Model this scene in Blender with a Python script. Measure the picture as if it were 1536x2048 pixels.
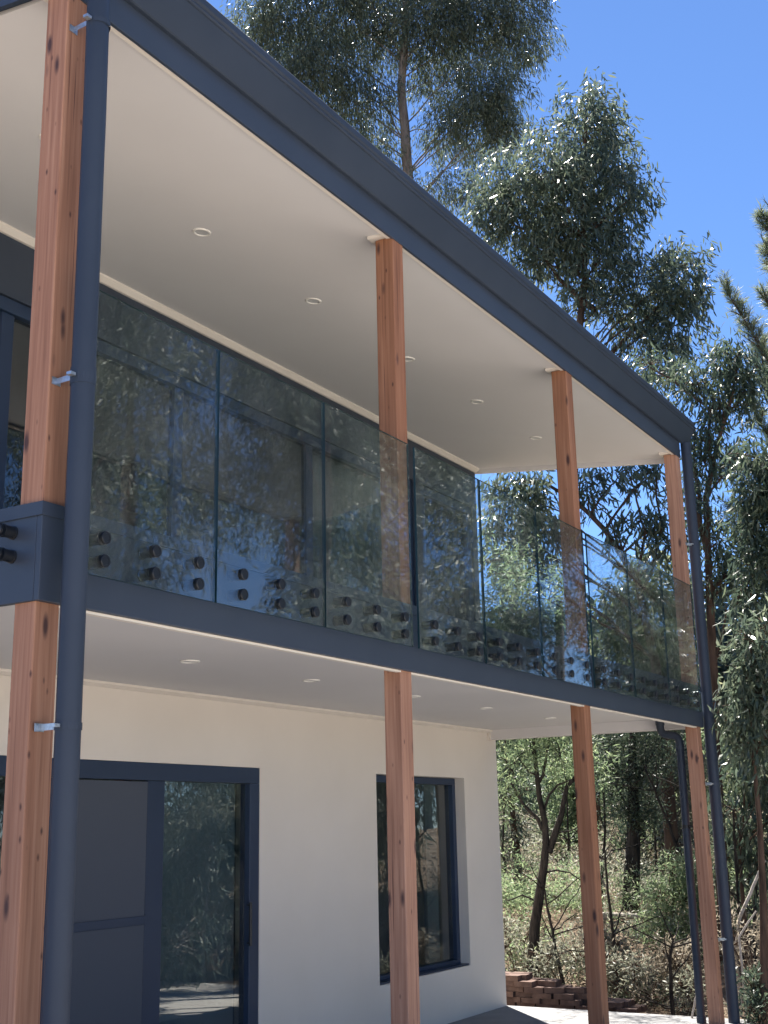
import bpy, math
import numpy as np
from mathutils import Matrix, Vector

for o in list(bpy.data.objects):
    bpy.data.objects.remove(o)
scene = bpy.context.scene
COL = scene.collection
rng = np.random.default_rng(11)

# ------------------------------------------------------------------ camera
YAW, PITCH, ROLL = math.radians(30.617), math.radians(14.348), math.radians(-1.177)
CAM = np.array([-3.1987, -3.3846, 1.7269])
FPX = 2461.86
FW = np.array([math.cos(YAW) * math.cos(PITCH), math.sin(YAW) * math.cos(PITCH), math.sin(PITCH)])
R0 = np.array([math.sin(YAW), -math.cos(YAW), 0.0])
U0 = np.cross(R0, FW)
RT = math.cos(ROLL) * R0 + math.sin(ROLL) * U0
UP = -math.sin(ROLL) * R0 + math.cos(ROLL) * U0
cam_data = bpy.data.cameras.new('camera')
cam = bpy.data.objects.new('camera', cam_data)
COL.objects.link(cam)
cam.matrix_world = Matrix(((RT[0], UP[0], -FW[0], CAM[0]), (RT[1], UP[1], -FW[1], CAM[1]),
                           (RT[2], UP[2], -FW[2], CAM[2]), (0, 0, 0, 1)))
cam_data.sensor_fit = 'VERTICAL'
cam_data.sensor_height = 36.0
cam_data.lens = 36.0 * FPX / 2048.0
cam_data.clip_start = 0.05
cam_data.clip_end = 3000
scene.camera = cam

# ------------------------------------------------------------------ sky and sun
SUN_AZ, SUN_EL = math.radians(43.3), math.radians(60)     # azimuth measured from +X towards +Y
world = bpy.data.worlds.new('World')
scene.world = world
world.use_nodes = True
wn = world.node_tree
sky = wn.nodes.new('ShaderNodeTexSky')
sky.sky_type = 'NISHITA'
sky.sun_disc = False
sky.sun_elevation = SUN_EL
sky.sun_rotation = math.pi / 2 - SUN_AZ
sky.altitude = 3000
sky.air_density = 1.0
sky.dust_density = 0.0
sky.ozone_density = 9.0
bg = wn.nodes['Background']
wn.links.new(sky.outputs[0], bg.inputs[0])
bg.inputs[1].default_value = 0.054
sd = bpy.data.lights.new('sun', 'SUN')
sd.energy = 4.1
sd.angle = math.radians(0.53)
sd.color = (1.0, 0.945, 0.86)
sun = bpy.data.objects.new('sun', sd)
COL.objects.link(sun)
sdir = Vector((math.cos(SUN_EL) * math.cos(SUN_AZ), math.cos(SUN_EL) * math.sin(SUN_AZ), math.sin(SUN_EL)))
sun.rotation_euler = sdir.to_track_quat('Z', 'Y').to_euler()
sun.location = sdir * 40

scene.view_settings.view_transform = 'Standard'
scene.view_settings.look = 'None'
scene.view_settings.exposure = 2.15
scene.view_settings.gamma = 1.0
scene.view_settings.use_curve_mapping = False
scene.render.engine = 'CYCLES'
scene.cycles.use_denoising = True
scene.cycles.max_bounces = 10
scene.cycles.diffuse_bounces = 3
scene.cycles.glossy_bounces = 4
scene.cycles.transmission_bounces = 4
scene.cycles.transparent_max_bounces = 8
scene.cycles.caustics_reflective = False
scene.cycles.caustics_refractive = False


# ------------------------------------------------------------------ materials
def new_mat(name):
    m = bpy.data.materials.new(name)
    m.use_nodes = True
    nt = m.node_tree
    return m, nt, nt.nodes['Principled BSDF'], nt.nodes['Material Output']


def N(nt, typ, **kw):
    n = nt.nodes.new(typ)
    for k, v in kw.items():
        setattr(n, k, v)
    return n


def ramp(nt, stops):
    r = nt.nodes.new('ShaderNodeValToRGB')
    e = r.color_ramp.elements
    while len(e) < len(stops):
        e.new(0.5)
    for i, (p, c) in enumerate(stops):
        e[i].position = p
        e[i].color = (*c, 1)
    return r


def coords(nt, scale=(1, 1, 1), rand=True):
    tc = N(nt, 'ShaderNodeTexCoord')
    mp = N(nt, 'ShaderNodeMapping')
    mp.inputs['Scale'].default_value = scale
    nt.links.new(tc.outputs['Object'], mp.inputs['Vector'])
    if rand:
        oi = N(nt, 'ShaderNodeObjectInfo')
        mu = N(nt, 'ShaderNodeMath', operation='MULTIPLY')
        mu.inputs[1].default_value = 57.0
        nt.links.new(oi.outputs['Random'], mu.inputs[0])
        cb = N(nt, 'ShaderNodeCombineXYZ')
        for i in range(3):
            nt.links.new(mu.outputs[0], cb.inputs[i])
        nt.links.new(cb.outputs[0], mp.inputs['Location'])
    return mp.outputs['Vector']


def noise(nt, vec, scale, detail=4, rough=0.55):
    n = N(nt, 'ShaderNodeTexNoise')
    n.inputs['Scale'].default_value = scale
    n.inputs['Detail'].default_value = detail
    n.inputs['Roughness'].default_value = rough
    nt.links.new(vec, n.inputs['Vector'])
    return n.outputs['Fac']


def bump(nt, bsdf, h, strength, dist=0.01):
    b = N(nt, 'ShaderNodeBump')
    b.inputs['Strength'].default_value = strength
    b.inputs['Distance'].default_value = dist
    nt.links.new(h, b.inputs['Height'])
    nt.links.new(b.outputs[0], bsdf.inputs['Normal'])


def speckle_mat(name, c0, c1, scale=8, rough=0.6, bump_s=0.0, bump_scale=200, bdist=0.004, spec=0.4, vscale=(1, 1, 1)):
    m, nt, b, _ = new_mat(name)
    v = coords(nt, vscale)
    r = ramp(nt, [(0.3, c0), (0.7, c1)])
    nt.links.new(noise(nt, v, scale), r.inputs[0])
    nt.links.new(r.outputs[0], b.inputs['Base Color'])
    b.inputs['Roughness'].default_value = rough
    b.inputs['Specular IOR Level'].default_value = spec
    if bump_s:
        bump(nt, b, noise(nt, v, bump_scale, 3), bump_s, bdist)
    return m


M = {}
M['dark'] = speckle_mat('hazed_dark_paint', (0.036, 0.048, 0.072), (0.043, 0.056, 0.082), 3, 0.42, 0.05, 60)  # charcoal made lighter and bluer, lens haze put into the colour
M['gutter'] = speckle_mat('hazed_dark_steel', (0.029, 0.040, 0.062), (0.036, 0.048, 0.072), 2, 0.5, spec=0.3)  # same haze lift painted into the steel colour
M['frame'] = speckle_mat('hazed_frame_paint', (0.022, 0.040, 0.080), (0.026, 0.046, 0.090), 2, 0.4)  # blue of the lens haze mixed into the frame colour
M['black'] = speckle_mat('black_steel', (0.010, 0.012, 0.016), (0.014, 0.016, 0.02), 20, 0.35)
M['ceiling'] = speckle_mat('ceiling_paint', (0.68, 0.665, 0.665), (0.71, 0.695, 0.695), 1.2, 0.75, 0.06, 300, spec=0.2)
M['trim'] = speckle_mat('trim_paint', (0.76, 0.70, 0.63), (0.79, 0.735, 0.67), 2, 0.6, spec=0.3)
M['render'] = speckle_mat('cream_render', (0.735, 0.68, 0.615), (0.775, 0.72, 0.655), 1.5, 0.85, 0.25, 420, 0.003, spec=0.15)
M['galv'] = speckle_mat('galvanised', (0.38, 0.42, 0.46), (0.6, 0.64, 0.68), 60, 0.35)
M['galv'].node_tree.nodes['Principled BSDF'].inputs['Metallic'].default_value = 0.8
M['room'] = speckle_mat('room_paint', (0.15, 0.18, 0.21), (0.18, 0.21, 0.24), 1, 0.8)  # lightened blue-grey so the panes look hazy
M['curtain'] = speckle_mat('curtain_cloth', (0.42, 0.42, 0.40), (0.50, 0.50, 0.47), 3, 0.9, vscale=(20, 20, 0.5))
M['shade_cloth'] = speckle_mat('grey_blind', (0.30, 0.35, 0.37), (0.34, 0.39, 0.41), 3, 0.9)
M['screen'] = speckle_mat('fly_screen_mesh', (0.072, 0.084, 0.110), (0.084, 0.097, 0.125), 500, 0.7, spec=0.2)  # mesh colour lifted blue-grey to include the haze
M['roof'] = speckle_mat('roof_steel', (0.05, 0.06, 0.075), (0.06, 0.07, 0.085), 2, 0.4)
M['lamp'] = speckle_mat('lamp_ring', (0.80, 0.78, 0.74), (0.82, 0.8, 0.76), 5, 0.4)
M['lens'] = speckle_mat('lamp_lens', (0.55, 0.55, 0.55), (0.6, 0.6, 0.6), 5, 0.5)
M['brick'] = speckle_mat('clinker_brick', (0.085, 0.050, 0.040), (0.15, 0.095, 0.075), 14, 0.9, 0.5, 90, 0.006)
M['concrete'] = speckle_mat('concrete', (0.19, 0.19, 0.195), (0.25, 0.25, 0.25), 2.5, 0.85, 0.2, 150, 0.003)
M['decking'] = speckle_mat('grey_decking', (0.09, 0.075, 0.065), (0.13, 0.11, 0.095), 6, 0.7)
M['bounce_pale'] = speckle_mat('pale_bounce_ground', (0.48, 0.445, 0.40), (0.64, 0.60, 0.55), 30, 0.95, 0.6, 80, 0.01, 0.1)  # very pale, to throw sun up under the verandah
M['bark_dark'] = speckle_mat('dark_bark', (0.018, 0.017, 0.017), (0.06, 0.052, 0.046), 9, 0.95, 0.9, 14, 0.04, 0.1, (2, 2, 0.5))
M['bark_gum'] = speckle_mat('gum_bark', (0.11, 0.085, 0.07), (0.30, 0.26, 0.22), 3, 0.85, 0.4, 12, 0.02, 0.15, (2, 2, 0.4))
M['bark_brown'] = speckle_mat('brown_bark', (0.05, 0.033, 0.025), (0.13, 0.085, 0.062), 7, 0.9, 0.6, 20, 0.02, 0.1, (2, 2, 0.4))
M['dead_wood'] = speckle_mat('dead_wood', (0.28, 0.25, 0.22), (0.50, 0.46, 0.42), 6, 0.9, 0.3, 30, 0.01, 0.1, (1, 1, 1))


def timber():
    m, nt, b, _ = new_mat('oiled_timber')
    v = coords(nt, (1, 1, 1))
    def stretch(s):
        mp = N(nt, 'ShaderNodeMapping')
        mp.inputs['Scale'].default_value = s
        nt.links.new(v, mp.inputs['Vector'])
        return mp.outputs[0]
    warp = N(nt, 'ShaderNodeTexNoise')
    warp.inputs['Scale'].default_value = 1.0
    nt.links.new(stretch((7, 7, 1.2)), warp.inputs['Vector'])
    addv = N(nt, 'ShaderNodeVectorMath', operation='MULTIPLY_ADD')
    nt.links.new(warp.outputs['Color'], addv.inputs[0])
    addv.inputs[1].default_value = (1.6, 1.6, 0.4)
    nt.links.new(stretch((60, 60, 1.4)), addv.inputs[2])
    g = noise(nt, addv.outputs[0], 1.0, 6, 0.6)
    r = ramp(nt, [(0.25, (0.265, 0.126, 0.074)), (0.5, (0.385, 0.194, 0.116)), (0.78, (0.485, 0.272, 0.172))])
    nt.links.new(g, r.inputs[0])
    # broad colour drift along the post
    drift = noise(nt, stretch((6, 6, 0.9)), 1.0, 3)
    dr = ramp(nt, [(0.3, (0.80, 0.72, 0.68)), (0.7, (1.08, 1.03, 1.0))])
    nt.links.new(drift, dr.inputs[0])
    mul = N(nt, 'ShaderNodeMixRGB', blend_type='MULTIPLY')
    mul.inputs[0].default_value = 1.0
    nt.links.new(r.outputs[0], mul.inputs[1])
    nt.links.new(dr.outputs[0], mul.inputs[2])
    # knots
    vo = N(nt, 'ShaderNodeTexVoronoi')
    vo.inputs['Scale'].default_value = 1.0
    vo.inputs['Randomness'].default_value = 1.0
    nt.links.new(stretch((11, 11, 3.4)), vo.inputs['Vector'])
    kr = N(nt, 'ShaderNodeMapRange')
    kr.inputs['From Min'].default_value = 0.08
    kr.inputs['From Max'].default_value = 0.20
    kr.inputs['To Min'].default_value = 1.0
    kr.inputs['To Max'].default_value = 0.0
    nt.links.new(vo.outputs['Distance'], kr.inputs['Value'])
    mk = N(nt, 'ShaderNodeMixRGB')
    nt.links.new(kr.outputs[0], mk.inputs[0])
    nt.links.new(mul.outputs[0], mk.inputs[1])
    mk.inputs[2].default_value = (0.080, 0.040, 0.036, 1)
    vo2 = N(nt, 'ShaderNodeTexVoronoi')
    vo2.inputs['Scale'].default_value = 1.0
    nt.links.new(stretch((17, 17, 7.5)), vo2.inputs['Vector'])
    k2 = N(nt, 'ShaderNodeMapRange')
    k2.inputs['From Min'].default_value = 0.04
    k2.inputs['From Max'].default_value = 0.14
    k2.inputs['To Min'].default_value = 0.9
    k2.inputs['To Max'].default_value = 0.0
    nt.links.new(vo2.outputs['Distance'], k2.inputs['Value'])
    mk2 = N(nt, 'ShaderNodeMixRGB')
    nt.links.new(k2.outputs[0], mk2.inputs[0])
    nt.links.new(mk.outputs[0], mk2.inputs[1])
    mk2.inputs[2].default_value = (0.085, 0.038, 0.03, 1)
    mk = mk2
    # drying checks: thin dark vertical lines
    ch = noise(nt, stretch((95, 95, 1.0)), 1.0, 2, 0.5)
    cr = N(nt, 'ShaderNodeMapRange')
    cr.inputs['From Min'].default_value = 0.66
    cr.inputs['From Max'].default_value = 0.74
    nt.links.new(ch, cr.inputs['Value'])
    mc = N(nt, 'ShaderNodeMixRGB')
    nt.links.new(cr.outputs[0], mc.inputs[0])
    nt.links.new(mk.outputs[0], mc.inputs[1])
    mc.inputs[2].default_value = (0.13, 0.05, 0.035, 1)
    oi = N(nt, 'ShaderNodeObjectInfo')
    vr = N(nt, 'ShaderNodeMapRange')
    vr.inputs['To Min'].default_value = 0.82
    vr.inputs['To Max'].default_value = 1.14
    nt.links.new(oi.outputs['Random'], vr.inputs['Value'])
    sr = N(nt, 'ShaderNodeMapRange')
    sr.inputs['To Min'].default_value = 1.04
    sr.inputs['To Max'].default_value = 0.86
    nt.links.new(oi.outputs['Random'], sr.inputs['Value'])
    hv = N(nt, 'ShaderNodeHueSaturation')
    nt.links.new(vr.outputs[0], hv.inputs['Value'])
    nt.links.new(sr.outputs[0], hv.inputs['Saturation'])
    nt.links.new(mc.outputs[0], hv.inputs['Color'])
    nt.links.new(hv.outputs[0], b.inputs['Base Color'])
    b.inputs['Roughness'].default_value = 0.62
    b.inputs['Specular IOR Level'].default_value = 0.3
    bump(nt, b, g, 0.25, 0.004)
    return m


M['timber'] = timber()


def glass_mat(name, tint, f0=0.045, rough=0.0):
    m = bpy.data.materials.new(name)
    m.use_nodes = True
    nt = m.node_tree
    nt.nodes.clear()
    out = N(nt, 'ShaderNodeOutputMaterial')
    tr = N(nt, 'ShaderNodeBsdfTransparent')
    tr.inputs[0].default_value = (*tint, 1)
    gl = N(nt, 'ShaderNodeBsdfGlossy')
    gl.inputs['Roughness'].default_value = rough
    gl.inputs['Color'].default_value = (1, 1, 1, 1)
    lw = N(nt, 'ShaderNodeLayerWeight')
    lw.inputs['Blend'].default_value = 0.5
    p = N(nt, 'ShaderNodeMath', operation='POWER')
    p.inputs[1].default_value = 5.0
    nt.links.new(lw.outputs['Facing'], p.inputs[0])
    ma = N(nt, 'ShaderNodeMath', operation='MULTIPLY_ADD')
    ma.inputs[1].default_value = 1 - f0
    ma.inputs[2].default_value = f0
    nt.links.new(p.outputs[0], ma.inputs[0])
    mx = N(nt, 'ShaderNodeMixShader')
    nt.links.new(ma.outputs[0], mx.inputs[0])
    nt.links.new(tr.outputs[0], mx.inputs[1])
    nt.links.new(gl.outputs[0], mx.inputs[2])
    # a little dust on the pane, doubling as a painted haze over the glass
    df = N(nt, 'ShaderNodeBsdfDiffuse')
    df.inputs[0].default_value = (0.6, 0.62, 0.62, 1)
    tc = N(nt, 'ShaderNodeTexCoord')
    nz = N(nt, 'ShaderNodeTexNoise')
    nz.inputs['Scale'].default_value = 3.0
    nz.inputs['Detail'].default_value = 8
    nt.links.new(tc.outputs['Object'], nz.inputs['Vector'])
    mr = N(nt, 'ShaderNodeMapRange')
    mr.inputs['From Min'].default_value = 0.34
    mr.inputs['From Max'].default_value = 0.8
    mr.inputs['To Max'].default_value = 0.045
    nt.links.new(nz.outputs['Fac'], mr.inputs['Value'])
    m2 = N(nt, 'ShaderNodeMixShader')
    nt.links.new(mr.outputs[0], m2.inputs[0])
    nt.links.new(mx.outputs[0], m2.inputs[1])
    nt.links.new(df.outputs[0], m2.inputs[2])
    nt.links.new(m2.outputs[0], out.inputs[0])
    return m


M['glass'] = glass_mat('balustrade_glass', (0.82, 0.87, 0.88), 0.08)
M['window_glass'] = glass_mat('window_glass', (0.60, 0.67, 0.70), 0.09)
M['glass_edge'] = speckle_mat('glass_edge', (0.006, 0.030, 0.042), (0.010, 0.040, 0.052), 3, 0.45, spec=0.3)


def leaf_mat(name, c0, c1, c2, trans=0.35, rough=0.38, spec=0.5):
    m, nt, b, out = new_mat(name)
    geo = N(nt, 'ShaderNodeNewGeometry')
    r = ramp(nt, [(0.0, c0), (0.55, c1), (1.0, c2)])
    nt.links.new(geo.outputs['Random Per Island'], r.inputs[0])
    nt.links.new(r.outputs[0], b.inputs['Base Color'])
    b.inputs['Roughness'].default_value = rough
    b.inputs['Specular IOR Level'].default_value = spec
    t = N(nt, 'ShaderNodeBsdfTranslucent')
    hs = N(nt, 'ShaderNodeHueSaturation')
    hs.inputs['Value'].default_value = 1.7
    hs.inputs['Saturation'].default_value = 0.95
    hs.inputs['Hue'].default_value = 0.49
    nt.links.new(r.outputs[0], hs.inputs['Color'])
    nt.links.new(hs.outputs[0], t.inputs[0])
    mx = N(nt, 'ShaderNodeMixShader')
    mx.inputs[0].default_value = trans
    nt.links.new(b.outputs[0], mx.inputs[1])
    nt.links.new(t.outputs[0], mx.inputs[2])
    nt.links.new(mx.outputs[0], out.inputs[0])
    return m


M['leaf_gum'] = leaf_mat('gum_leaf', (0.050, 0.072, 0.052), (0.078, 0.108, 0.074), (0.150, 0.175, 0.115), 0.38, 0.33)
M['leaf_gum_dark'] = leaf_mat('dark_gum_leaf', (0.036, 0.056, 0.042), (0.055, 0.082, 0.056), (0.10, 0.128, 0.078), 0.34, 0.42, 0.4)
M['leaf_gum_light'] = leaf_mat('light_gum_leaf', (0.078, 0.108, 0.060), (0.115, 0.150, 0.080), (0.20, 0.215, 0.125), 0.40, 0.36)
M['leaf_wattle'] = leaf_mat('wattle_leaf', (0.090, 0.140, 0.072), (0.145, 0.205, 0.105), (0.24, 0.285, 0.15), 0.48, 0.5)
M['leaf_pine'] = leaf_mat('pine_needle', (0.075, 0.105, 0.062), (0.12, 0.155, 0.088), (0.19, 0.21, 0.12), 0.4, 0.5)
M['leaf_dry'] = leaf_mat('dry_leaf', (0.15, 0.125, 0.09), (0.235, 0.205, 0.15), (0.36, 0.32, 0.24), 0.35, 0.6)
M['leaf_grey'] = leaf_mat('grey_scrub_leaf', (0.115, 0.125, 0.092), (0.18, 0.19, 0.14), (0.31, 0.31, 0.235), 0.42, 0.5)
M['leaf_mirror_bright'] = leaf_mat('mirror_bright_leaf', (0.085, 0.115, 0.090), (0.13, 0.165, 0.13), (0.24, 0.265, 0.215), 0.3, 0.45, 0.4)  # paler gum leaf, lightened to brighten the reflections in the glass
M['straw'] = leaf_mat('straw', (0.20, 0.155, 0.11), (0.30, 0.245, 0.18), (0.42, 0.36, 0.28), 0.3, 0.7)


def ground_mat():
    m, nt, b, _ = new_mat('leaf_litter_ground')
    v = coords(nt, (1, 1, 1), False)
    big = noise(nt, v, 0.35, 5)
    fine = noise(nt, v, 9.0, 8, 0.7)
    r1 = ramp(nt, [(0.35, (0.13, 0.10, 0.078)), (0.5, (0.24, 0.19, 0.15)), (0.68, (0.37, 0.305, 0.25))])
    nt.links.new(fine, r1.inputs[0])
    r2 = ramp(nt, [(0.4, (0.62, 0.60, 0.55)), (0.6, (1.1, 1.05, 1.0))])
    nt.links.new(big, r2.inputs[0])
    mu = N(nt, 'ShaderNodeMixRGB', blend_type='MULTIPLY')
    mu.inputs[0].default_value = 1
    nt.links.new(r1.outputs[0], mu.inputs[1])
    nt.links.new(r2.outputs[0], mu.inputs[2])
    nt.links.new(mu.outputs[0], b.inputs['Base Color'])
    b.inputs['Roughness'].default_value = 1.0
    b.inputs['Specular IOR Level'].default_value = 0.05
    bump(nt, b, noise(nt, v, 14, 8, 0.7), 0.9, 0.08)
    return m


M['ground'] = ground_mat()


# ------------------------------------------------------------------ mesh helpers
class MB:
    """collects faces for one mesh object"""
    def __init__(self):
        self.v, self.f, self.mi = [], [], []

    def quad(self, pts, mi=0):
        i = len(self.v)
        self.v += [tuple(p) for p in pts]
        self.f.append(tuple(range(i, i + len(pts))))
        self.mi.append(mi)

    def box(self, x0, x1, y0, y1, z0, z1, mi=0):
        i = len(self.v)
        self.v += [(x0, y0, z0), (x1, y0, z0), (x1, y1, z0), (x0, y1, z0), (x0, y0, z1), (x1, y0, z1), (x1, y1, z1), (x0, y1, z1)]
        for q in ((0, 3, 2, 1), (4, 5, 6, 7), (0, 1, 5, 4), (1, 2, 6, 5), (2, 3, 7, 6), (3, 0, 4, 7)):
            self.f.append(tuple(i + a for a in q))
            self.mi.append(mi)
        return self

    def prism(self, prof, a, b, axis='x', mi=0, caps=True):
        """closed 2D profile swept from a to b; axis x: profile is (y,z); axis y: profile is (x,z)"""
        n = len(prof)
        i = len(self.v)
        for t in (a, b):
            for (p, q) in prof:
                self.v.append((t, p, q) if axis == 'x' else (p, t, q))
        for k in range(n):
            j = (k + 1) % n
            self.f.append((i + k, i + j, i + n + j, i + n + k))
            self.mi.append(mi)
        if caps:
            self.f.append(tuple(i + k for k in range(n))[::-1])
            self.f.append(tuple(i + n + k for k in range(n)))
            self.mi += [mi, mi]
        return self

    def tube(self, pts, rad, n=16, mi=0, cap=True):
        V, F = tube_arrays(pts, rad, n, cap)
        i = len(self.v)
        self.v += [tuple(p) for p in V]
        self.f += [tuple(i + a for a in q) for q in F]
        self.mi += [mi] * len(F)
        return self

    def build(self, name, mats, parent=None, bevel=0.0, seg=2, smooth=False, loc=None, angle=35):
        me = bpy.data.meshes.new(name)
        v = self.v
        if loc is not None:
            v = [(a - loc[0], b - loc[1], c - loc[2]) for a, b, c in v]
        me.from_pydata(v, [], self.f)
        if not isinstance(mats, (list, tuple)):
            mats = [mats]
        for m in mats:
            me.materials.append(M[m])
        me.polygons.foreach_set('material_index', self.mi)
        me.update()
        o = bpy.data.objects.new(name, me)
        COL.objects.link(o)
        if loc is not None:
            o.location = loc
        if parent is not None:
            o.parent = parent
        if smooth:
            me.shade_smooth()
            if angle:
                me.set_sharp_from_angle(angle=math.radians(angle))
        if bevel:
            b = o.modifiers.new('bevel', 'BEVEL')
            b.width = bevel
            b.segments = seg
            b.limit_method = 'ANGLE'
        return o


def tube_arrays(pts, rad, n=8, cap=True):
    pts = np.asarray(pts, float)
    k = len(pts)
    rad = np.broadcast_to(np.asarray(rad, float), (k,))
    t = np.gradient(pts, axis=0)
    t /= np.linalg.norm(t, axis=1)[:, None] + 1e-12
    ref = np.array([0.0, 0.0, 1.0]) if abs(t[0][2]) < 0.9 else np.array([1.0, 0.0, 0.0])
    V = []
    u = np.cross(t[0], ref)
    u /= np.linalg.norm(u)
    for i in range(k):
        u = u - t[i] * (u @ t[i])
        u /= np.linalg.norm(u) + 1e-12
        w = np.cross(t[i], u)
        a = np.arange(n) * 2 * math.pi / n
        V.append(pts[i] + rad[i] * (np.cos(a)[:, None] * u + np.sin(a)[:, None] * w))
    V = np.concatenate(V)
    F = []
    for i in range(k - 1):
        for j in range(n):
            F.append((i * n + j, i * n + (j + 1) % n, (i + 1) * n + (j + 1) % n, (i + 1) * n + j))
    if cap:
        F.append(tuple(range(n))[::-1])
        F.append(tuple((k - 1) * n + j for j in range(n)))
    return V, F


def empty(name, loc, label=None, cat=None, group=None):
    o = bpy.data.objects.new(name, None)
    COL.objects.link(o)
    o.location = loc
    tag(o, label, cat, group)
    return o


def tag(o, label=None, cat=None, group=None, kind=None):
    if label: o['label'] = label
    if cat: o['category'] = cat
    if group: o['group'] = group
    if kind: o['kind'] = kind
    return o


def child(o, parent):
    """parent an object built in world coordinates"""
    o.parent = parent
    o.matrix_parent_inverse = Matrix.Translation(parent.location).inverted()
    return o


# ------------------------------------------------------------------ terrain
def sstep(a, b, x):
    t = np.clip((x - a) / (b - a), 0, 1)
    return t * t * (3 - 2 * t)


def terrain(x, y):
    x = np.asarray(x, float)
    y = np.asarray(y, float)
    rise = 0.145 * np.clip(x - 10.2, 0, 45) * sstep(-16, -3, y)
    bank = 0.35 * sstep(10.0, 12.0, x) * sstep(-10, 0, y)
    bumps = 0.10 * np.sin(x * 0.9 + 1.3 * np.sin(y * 0.7)) * np.sin(y * 1.1 + 0.4) + 0.05 * np.sin(x * 2.7 + y * 1.9)
    far = 0.05 * np.clip(y - 14, 0, 60)
    return -0.12 + rise + bank + bumps * sstep(10.0, 13.0, np.hypot(np.clip(x, 0, None), np.clip(-y - 3, 0, None) * 0.6)) + far


def make_ground():
    a = np.concatenate([np.linspace(-600, -40, 15), np.linspace(-36, 60, 161), np.linspace(66, 600, 15)])
    b = np.concatenate([np.linspace(-600, -40, 15), np.linspace(-36, 60, 161), np.linspace(66, 600, 15)])
    X, Y = np.meshgrid(a, b, indexing='ij')
    Z = terrain(X, Y)
    V = np.stack([X, Y, Z], -1).reshape(-1, 3)
    n, m = len(a), len(b)
    I = np.arange(n * m).reshape(n, m)
    F = np.stack([I[:-1, :-1], I[1:, :-1], I[1:, 1:], I[:-1, 1:]], -1).reshape(-1, 4)
    me = bpy.data.meshes.new('ground')
    me.from_pydata(V.tolist(), [], F.tolist())
    me.materials.append(M['ground'])
    me.shade_smooth()
    o = bpy.data.objects.new('ground', me)
    COL.objects.link(o)
    tag(o, 'dry leaf littered ground rising into the bush', kind='structure')


make_ground()

# concrete slab under the verandah, running back under the house
mb = MB()
mb.prism([(-0.18, -0.35), (-0.18, 0.0), (9.0, 0.0), (9.0, -0.35)], -0.2, 8.53, 'x')
slab = mb.build('concrete_slab', 'concrete', bevel=0.012)
tag(slab, 'pale concrete slab under the lower verandah', kind='structure')

# pale ground added out of frame to bounce sun onto the verandah ceilings
def make_yard():
    a = np.linspace(-30, 9.6, 60)
    b = np.linspace(-22, -0.19, 40)
    X, Y = np.meshgrid(a, b, indexing='ij')
    V = np.stack([X, Y, terrain(X, Y) + 0.012], -1).reshape(-1, 3)
    I = np.arange(60 * 40).reshape(60, 40)
    F = np.stack([I[:-1, :-1], I[1:, :-1], I[1:, 1:], I[:-1, 1:]], -1).reshape(-1, 4)
    me = bpy.data.meshes.new('bounce_yard')
    me.from_pydata(V.tolist(), [], F.tolist())
    me.materials.append(M['bounce_pale'])
    me.shade_smooth()
    o = bpy.data.objects.new('bounce_yard', me)
    COL.objects.link(o)
    tag(o, 'pale ground added out of frame in front of the house to bounce sunlight', kind='structure')


make_yard()

# ------------------------------------------------------------------ house
W = 2.2522          # front wall plane
XE = 8.50           # right end of the house
S = 0.1231          # post size
PX = [0.0, 2.6882, 5.3646, 8.1003]
ZBB, ZBT = 2.5614, 2.9364
RAKE = 0.113
def zc(y): return 5.192 + RAKE * y

house = empty('house', (0, 0, 0), 'two storey cream house with double verandah, timber posts and glass balustrade', 'house')


def wall_holes(xs0, xs1, zs0, zs1, y0, y1, holes, mb=None):
    mb = mb or MB()
    xs = sorted({xs0, xs1, *[h[0] for h in holes], *[h[1] for h in holes]})
    zs = sorted({zs0, zs1, *[h[2] for h in holes], *[h[3] for h in holes]})
    def solid(i, j):
        if i < 0 or j < 0 or i >= len(xs) - 1 or j >= len(zs) - 1:
            return False
        cx, cz = (xs[i] + xs[i + 1]) / 2, (zs[j] + zs[j + 1]) / 2
        return not any(h[0] < cx < h[1] and h[2] < cz < h[3] for h in holes)
    for i in range(len(xs) - 1):
        for j in range(len(zs) - 1):
            if not solid(i, j):
                continue
            a, b, c, d = xs[i], xs[i + 1], zs[j], zs[j + 1]
            mb.quad([(a, y0, c), (b, y0, c), (b, y0, d), (a, y0, d)])
            mb.quad([(a, y1, c), (a, y1, d), (b, y1, d), (b, y1, c)])
            if not solid(i - 1, j): mb.quad([(a, y0, c), (a, y0, d), (a, y1, d), (a, y1, c)])
            if not solid(i + 1, j): mb.quad([(b, y0, c), (b, y1, c), (b, y1, d), (b, y0, d)])
            if not solid(i, j - 1): mb.quad([(a, y0, c), (a, y1, c), (b, y1, c), (b, y0, c)])
            if not solid(i, j + 1): mb.quad([(a, y0, d), (b, y0, d), (b, y1, d), (a, y1, d)])
    return mb


# lower wall with door and window openings
mb = wall_holes(0.0, XE, 0.0, 2.72, W, W + 0.22, [(1.30, 4.42, 0.0, 2.175), (6.10, 7.756, 0.45, 2.174)])
mb.build('lower_wall', 'render', house)
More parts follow.
